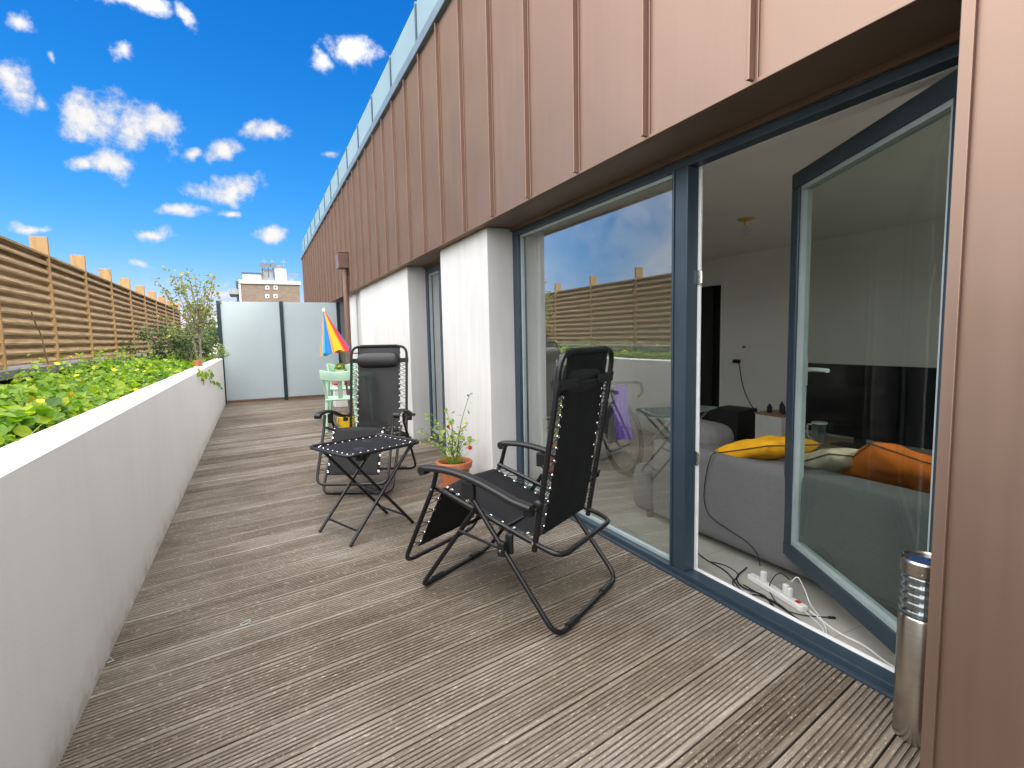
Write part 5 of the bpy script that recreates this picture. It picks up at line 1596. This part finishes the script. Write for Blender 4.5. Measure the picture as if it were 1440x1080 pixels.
# ================================================================== FAR BUILDINGS
def far_block():
    Y = 120.0
    t = thing('apartment_tower', 'distant brown brick apartment block with white penthouse and balconies', 'building', (0, 0, 0))
    a = PY(338, 397, Y); b = PY(421, 402, Y)
    x0, x1, zt = a.x, b.x, (a.z+b.z)/2
    m = mb('brick_far'); m.box(x0, x1, Y, Y+14, -16, zt); m.build('wall', t)
    m = mb('far_white'); m.box(x0-0.3, x1+0.3, Y-0.3, Y+14.3, zt+0.001, zt+0.7); m.build('parapet', t)
    c = PY(341, 385, Y+2); d_ = PY(367, 385, Y+2)
    m = mb('far_white'); m.box(c.x, d_.x, Y+2, Y+12, zt+0.701, c.z); pw = m.build('penthouse', t)
    m = mb('far_glass'); m.box(c.x-0.2, d_.x+0.2, Y+1.8, Y+12.2, c.z+0.001, c.z+0.3); m.build('roof', pw)
    m = mb('far_white'); m.box(x0-0.35, x0-0.01, Y-0.1, Y+13, -16, zt-0.1); m.build('corner_panel', t)
    for k in range(5):
        z = zt-1.0-3*k
        m = mb('far_grey'); m.box(x0-2.2, x0-0.36, Y+0.5, Y+9, z-1.1, z-0.1); m.build('balcony', t)
        m = mb('far_glass'); m.box(x0-0.9, x0-0.355, Y+2, Y+8, z+0.2, z+1.7); m.build('balcony_door', t)
    for px in (376.0, 387.5):
        for py in (404.5, 416.5):
            w0 = PY(px-2.9, py-2.8, Y-0.1); w1 = PY(px+2.9, py+2.8, Y-0.1)
            m = mb('far_white'); m.box(w0.x, w1.x, Y-0.12, Y-0.001, w1.z, w0.z); fr = m.build('window', t)
            m = mb('far_glass'); m.box(w0.x+0.22, w1.x-0.22, Y-0.16, Y-0.121, w1.z+0.22, w0.z-0.25); m.build('pane', fr)
    m = mb('far_grey'); q = PY(385, 394, Y+3); m.box(d_.x+0.05, q.x, Y+3, Y+9, zt+0.701, zt+3.4); m.build('plant_room', t)
    for i, px in enumerate((370, 378, 385)):
        q = PY(px, 391, Y+2.5); m = mb('far_glass'); m.lathe([(0.0, -0.15), (0.4, -0.08), (0.6, 0.12)], seg=14, T=Matrix.Translation((q.x, q.y, zt+4.1)) @ Matrix.Rotation(R(70), 4, 'X')); m.tube([(q.x, q.y, zt+1.5), (q.x, q.y, zt+4.2)], 0.08, 6); m.build('satellite_dish', t)
    for px in (373, 384, 400):
        q = PY(px, 391, Y+3); m = mb('far_grey'); m.tube([(q.x, q.y, zt+1.3), (q.x, q.y, zt+5.6)], 0.06, 5); m.tube([(q.x-0.5, q.y, zt+5.0), (q.x+0.5, q.y, zt+5.0)], 0.05, 5); m.build('aerial', t)
    q = PY(395, 391, Y+3); m = mb('far_white'); m.box(q.x-1.1, q.x+1.1, Y+3, Y+6, zt+0.701, zt+3.6); m.build('chimney', t)
    m = mb('terracotta'); m.lathe([(0.45, 0), (0.38, 0.8), (0, 0.8)], q.x, Y+4, 12, T=Matrix.Translation((0, 0, zt+3.601))); m.build('chimney_pot', t)
    m = mb('far_grey')
    for i in range(10):
        q = PY(399+i*2.2, 395, Y+0.2); m.tube([(q.x, Y+0.2, zt+1.2), (q.x, Y+0.2, zt+2.3)], 0.05, 4)
    m.tube([(PY(399, 395, Y).x, Y+0.2, zt+2.2), (PY(419, 395, Y).x, Y+0.2, zt+2.2)], 0.05, 4)
    m.build('roof_railing', t)
far_block()
def white_block():
    Y = 60.0
    t = thing('white_house', 'distant white flat roofed building with orange awning beyond the planter', 'building')
    a = PY(268, 441, Y); b = PY(312, 441, Y)
    m = mb('far_white'); m.box(a.x, b.x+2, Y, Y+10, -16, a.z); m.build('wall', t)
    m = mb('far_grey'); m.box(a.x-0.2, b.x+2.2, Y-0.2, Y+10.2, a.z+0.001, a.z+0.25); m.build('roof', t)
    for (px0, px1, py0, py1) in ((293.5, 302, 448, 456), (294, 303, 461, 475), (280, 286, 448, 456)):
        w0 = PY(px0, py0, Y-0.1); w1 = PY(px1, py1, Y-0.1)
        m = mb('far_grey'); m.box(w0.x, w1.x, Y-0.06, Y-0.001, w1.z, w0.z); fr = m.build('window', t)
        m = mb('far_glass'); m.box(w0.x+0.08, w1.x-0.08, Y-0.09, Y-0.061, w1.z+0.08, w0.z-0.08); m.build('pane', fr)
    w0 = PY(293.5, 456.5, Y-0.6); w1 = PY(303, 460.5, Y-0.6); m = mb('orange'); m.box(w0.x, w1.x, Y-0.8, Y-0.1, w1.z, w0.z); m.build('awning', t)
white_block()

# bits on the deck
def ring_bit(px, py, label):
    p = PZ(px, py, 0.004)
    m = mb('gasket'); m.tube([(0.022*math.cos(a)*(1+0.3*math.sin(a)), 0.013*math.sin(a), 0.002+0.001*math.sin(3*a)) for a in [6.283*k/24 for k in range(24)]], 0.0018, 6, closed=True)
    o = m.build('plastic_loop', smooth=True); o.location = p; o.rotation_euler = (0, 0, R(40)); tag(o, label, 'loop'); return o
ring_bit(346, 876, 'tiny pale plastic loop lying on the deck boards')
p = PZ(154, 930, 0.006); m = mb('gasket'); m.tube([(-0.02, 0, 0), (0.0, 0.01, 0.012), (0.015, -0.005, 0.002), (-0.005, -0.015, 0.004)], 0.0022, 6); o = m.build('cable_tie', smooth=True); o.location = p; tag(o, 'small pale cable tie scrap at the foot of the white wall', 'cable tie')
p = PZ(1240, 963, 0.004); m = mb('cush_yellow'); m.add([(0, 0, 0), (0.02, 0.008, 0.006), (0.045, 0.004, 0.002), (0.06, -0.006, 0.007), (0.03, -0.008, 0.003)], [(0, 1, 2, 3, 4)]); o = m.build('dry_leaf'); o.location = (p.x-0.03, p.y, p.z); tag(o, 'small yellow dry leaf on the deck beside the door sill', 'leaf')

# ================================================================== WORLD AND SUN
SUN_DIR = Vector((0.375, -0.66, 0.615)).normalized()
sel = math.asin(SUN_DIR.z); saz = math.atan2(SUN_DIR.x, SUN_DIR.y)
world = bpy.data.worlds.new('World'); scene.world = world; world.use_nodes = True
nt = world.node_tree; nt.nodes.clear()
out = N(nt, 'ShaderNodeOutputWorld'); bg = N(nt, 'ShaderNodeBackground'); bg.inputs['Strength'].default_value = 0.15
sky = N(nt, 'ShaderNodeTexSky', sky_type='NISHITA'); sky.sun_disc = False
sky.sun_elevation = sel; sky.sun_rotation = saz; sky.altitude = 100; sky.air_density = 1.0; sky.dust_density = 0.25; sky.ozone_density = 2.0
tc = N(nt, 'ShaderNodeTexCoord'); dirv = tc.outputs['Generated']
def vm(op, a=None, b=None, sc_=None):
    n_ = N(nt, 'ShaderNodeVectorMath', operation=op)
    for i, q in enumerate((a, b)):
        if q is None: continue
        if isinstance(q, (tuple, list, Vector)): n_.inputs[i].default_value = tuple(q)
        else: link(nt, q, n_.inputs[i])
    if sc_ is not None: n_.inputs['Scale'].default_value = sc_
    return n_
def ma(op, a, b=None, c=None, clamp=False):
    n_ = N(nt, 'ShaderNodeMath', operation=op, use_clamp=clamp)
    for i, q in enumerate((a, b, c)):
        if q is None: continue
        if isinstance(q, (int, float)): n_.inputs[i].default_value = q
        else: link(nt, q, n_.inputs[i])
    return n_.outputs[0]
nrmd = vm('NORMALIZE', dirv).outputs[0]
def wnoise(scale, det, rgh, vec, off=(0, 0, 0)):
    a_ = vm('ADD', vec, off).outputs[0]
    n_ = N(nt, 'ShaderNodeTexNoise'); n_.inputs['Scale'].default_value = scale; n_.inputs['Detail'].default_value = det; n_.inputs['Roughness'].default_value = rgh
    link(nt, a_, n_.inputs['Vector']); return n_
warp = wnoise(9, 3, 0.55, nrmd)
wv = vm('SUBTRACT', warp.outputs['Color'], (0.5, 0.5, 0.5)).outputs[0]
wd = vm('ADD', nrmd, vm('SCALE', wv, sc_=0.075).outputs[0]).outputs[0]
clouds = [(185, 5, 62, 20, 1.0), (15, 120, 35, 34, 1.0), (120, 150, 55, 42, 1.0), (195, 175, 52, 34, 1.0), (55, 140, 16, 16, 0.8), (150, 232, 52, 22, 0.95), (105, 232, 22, 13, 0.8),
          (318, 262, 52, 22, 1.0), (258, 292, 28, 14, 0.9), (228, 328, 32, 13, 0.9), (315, 208, 30, 17, 0.9), (265, 208, 12, 10, 0.7), (375, 183, 34, 20, 0.8), (355, 172, 16, 12, 0.7),
          (498, 72, 44, 32, 1.0), (455, 98, 24, 18, 0.8), (388, 330, 33, 15, 1.0), (325, 296, 18, 7, 0.7), (262, 20, 12, 22, 0.7), (20, 28, 22, 14, 0.6), (25, 325, 24, 9, 0.8),
          (300, 412, 40, 10, 0.7), (250, 398, 22, 6, 0.5), (310, 395, 20, 6, 0.6), (415, 392, 18, 8, 0.6), (470, 220, 14, 12, 0.7), (75, 82, 8, 6, 0.6), (180, 93, 16, 9, 0.6), (200, 372, 16, 5, 0.5), (305, 428, 35, 9, 0.7)]
acc = None
for (px, py, hw, hh, am) in clouds:
    c = ray(px, py).normalized()
    u = (ray(px+1, py).normalized()-c); u = u/u.length
    v = c.cross(u).normalized()
    su = (ray(px+hw, py).normalized()-c).length; sv = (ray(px, py+hh).normalized()-c).length
    df_ = vm('SUBTRACT', wd, c).outputs[0]
    du = vm('DOT_PRODUCT', df_, u/(su*0.97)).outputs['Value']; dv = vm('DOT_PRODUCT', df_, v/(sv*0.97)).outputs['Value']; dc = vm('DOT_PRODUCT', df_, c*3.0).outputs['Value']
    cb_ = N(nt, 'ShaderNodeCombineXYZ'); link(nt, du, cb_.inputs[0]); link(nt, dv, cb_.inputs[1]); link(nt, dc, cb_.inputs[2])
    ln = vm('LENGTH', cb_.outputs[0]).outputs['Value']
    mk = ma('MULTIPLY_ADD', ln, -am, am)
    acc = mk if acc is None else ma('MAXIMUM', acc, mk)
acc = ma('MAXIMUM', acc, -1.0)
# broad unseen clouds added left of, behind and above the camera as fill light
sx = N(nt, 'ShaderNodeSeparateXYZ'); link(nt, nrmd, sx.inputs[0])
big = wnoise(2.6, 6, 0.55, wd, (3.1, 1.7, 0.4))
side = ma('MULTIPLY_ADD', sx.outputs[0], -3.0, ma('MULTIPLY_ADD', sx.outputs[1], -3.0, 1.05))
side2 = ma('MULTIPLY_ADD', sx.outputs[0], -4.0, ma('MULTIPLY_ADD', sx.outputs[2], 4.0, -3.3))
back = ma('MULTIPLY_ADD', sx.outputs[1], -3.0, 0.6)
up = ma('MULTIPLY_ADD', sx.outputs[2], 3.5, -2.35)
reg2 = ma('MAXIMUM', ma('MINIMUM', ma('MAXIMUM', side2, ma('MAXIMUM', back, up)), 1.0), 0.0)
reg = ma('MINIMUM', ma('MAXIMUM', side, up), 1.0)
reg = ma('MAXIMUM', reg, -3.0)
gen = ma('ADD', ma('MULTIPLY_ADD', big.outputs['Fac'], 4.5, -2.15), ma('ADD', ma('MULTIPLY_ADD', reg, 1.0, -1.0), ma('MULTIPLY', reg2, 0.75)))
acc2 = ma('MAXIMUM', acc, gen)
fine = wnoise(19, 10, 0.68, nrmd)
val = ma('ADD', acc2, ma('MULTIPLY_ADD', fine.outputs['Fac'], 2.9, -1.32))
mr = N(nt, 'ShaderNodeMapRange', interpolation_type='SMOOTHSTEP'); mr.inputs['From Min'].default_value = 0.02; mr.inputs['From Max'].default_value = 0.90
link(nt, val, mr.inputs[0])
shade = N(nt, 'ShaderNodeMapRange'); shade.inputs['From Min'].default_value = 0.1; shade.inputs['From Max'].default_value = 1.0
shade.inputs['To Min'].default_value = 0.84; shade.inputs['To Max'].default_value = 1.0; link(nt, val, shade.inputs[0])
lum = N(nt, 'ShaderNodeMapRange', interpolation_type='SMOOTHSTEP'); lum.inputs['From Min'].default_value = 0.2; lum.inputs['From Max'].default_value = 1.0; lum.inputs['To Min'].default_value = 1.0; lum.inputs['To Max'].default_value = 2.65  # out-of-view clouds made brighter to lift the shaded deck
link(nt, reg2, lum.inputs[0])
# low veil on the open side, added and brightened for the pane's reflection
vr0 = ma('MINIMUM', ma('MAXIMUM', ma('MULTIPLY_ADD', sx.outputs[0], -5.0, -1.9), 0.0), 1.0)
zen = ma('MULTIPLY_ADD', ma('MAXIMUM', sx.outputs[2], 0.0), 3.0, 0.0)
cc = vm('SCALE', (6.55, 6.45, 6.4)); link(nt, ma('MULTIPLY', shade.outputs[0], ma('MULTIPLY', lum.outputs[0], ma('MAXIMUM', zen, ma('MULTIPLY_ADD', vr0, 0.9, 1.0)))), cc.inputs['Scale'])
hs = N(nt, 'ShaderNodeHueSaturation'); hs.inputs['Saturation'].default_value = 1.25; hs.inputs['Value'].default_value = 1.42
link(nt, sky.outputs[0], hs.inputs['Color'])
veil = wnoise(3.4, 7, 0.6, wd, (7.0, 2.0, 1.0))
vr = ma('MINIMUM', ma('MAXIMUM', ma('MULTIPLY_ADD', sx.outputs[0], -5.0, -1.9), 0.0), 1.0)
vl = ma('MULTIPLY', vr, ma('MULTIPLY_ADD', veil.outputs['Fac'], 3.0, -1.0, clamp=True))
mxw = N(nt, 'ShaderNodeMix', data_type='RGBA'); link(nt, ma('MAXIMUM', mr.outputs[0], vl), mxw.inputs[0]); tn = N(nt, 'ShaderNodeMix', data_type='RGBA', blend_type='MULTIPLY'); tn.inputs[0].default_value = 1; tn.inputs[7].default_value = (0.82, 0.90, 1.12, 1); link(nt, hs.outputs[0], tn.inputs[6]); 
spx = N(nt, 'ShaderNodeSeparateColor'); link(nt, tn.outputs[2], spx.inputs[0])
cR = ma('MULTIPLY', ma('POWER', ma('MULTIPLY', spx.outputs[0], 0.15), 1.7), 0.62/0.15)
cG = ma('MULTIPLY', ma('POWER', ma('MULTIPLY', spx.outputs[1], 0.15), 0.8), 0.57/0.15)
cB = ma('MULTIPLY', ma('POWER', ma('MULTIPLY', spx.outputs[2], 0.15), 0.55), 0.84/0.15)
cmb = N(nt, 'ShaderNodeCombineColor'); link(nt, cR, cmb.inputs[0]); link(nt, cG, cmb.inputs[1]); link(nt, cB, cmb.inputs[2])
link(nt, cmb.outputs[0], mxw.inputs[6]); link(nt, cc.outputs[0], mxw.inputs[7])
link(nt, mxw.outputs[2], bg.inputs[0]); link(nt, bg.outputs[0], out.inputs[0])

sd = bpy.data.lights.new('sun', 'SUN'); sd.energy = 2.3; sd.angle = R(9); sd.color = (1.0, 0.95, 0.88)
so_ = bpy.data.objects.new('sun', sd); COL.objects.link(so_)
so_.rotation_euler = SUN_DIR.to_track_quat('Z', 'Y').to_euler(); so_.location = (8, -10, 14)

# ================================================================== RENDER SETTINGS
scene.view_settings.view_transform = 'Standard'; scene.view_settings.look = 'None'; scene.view_settings.exposure = 0
scene.render.engine = 'CYCLES'
cy = scene.cycles
cy.max_bounces = 10; cy.diffuse_bounces = 6; cy.glossy_bounces = 5; cy.transparent_max_bounces = 16; cy.transmission_bounces = 6
cy.caustics_reflective = False; cy.caustics_refractive = False
cy.sample_clamp_indirect = 6
cy.use_denoising = True
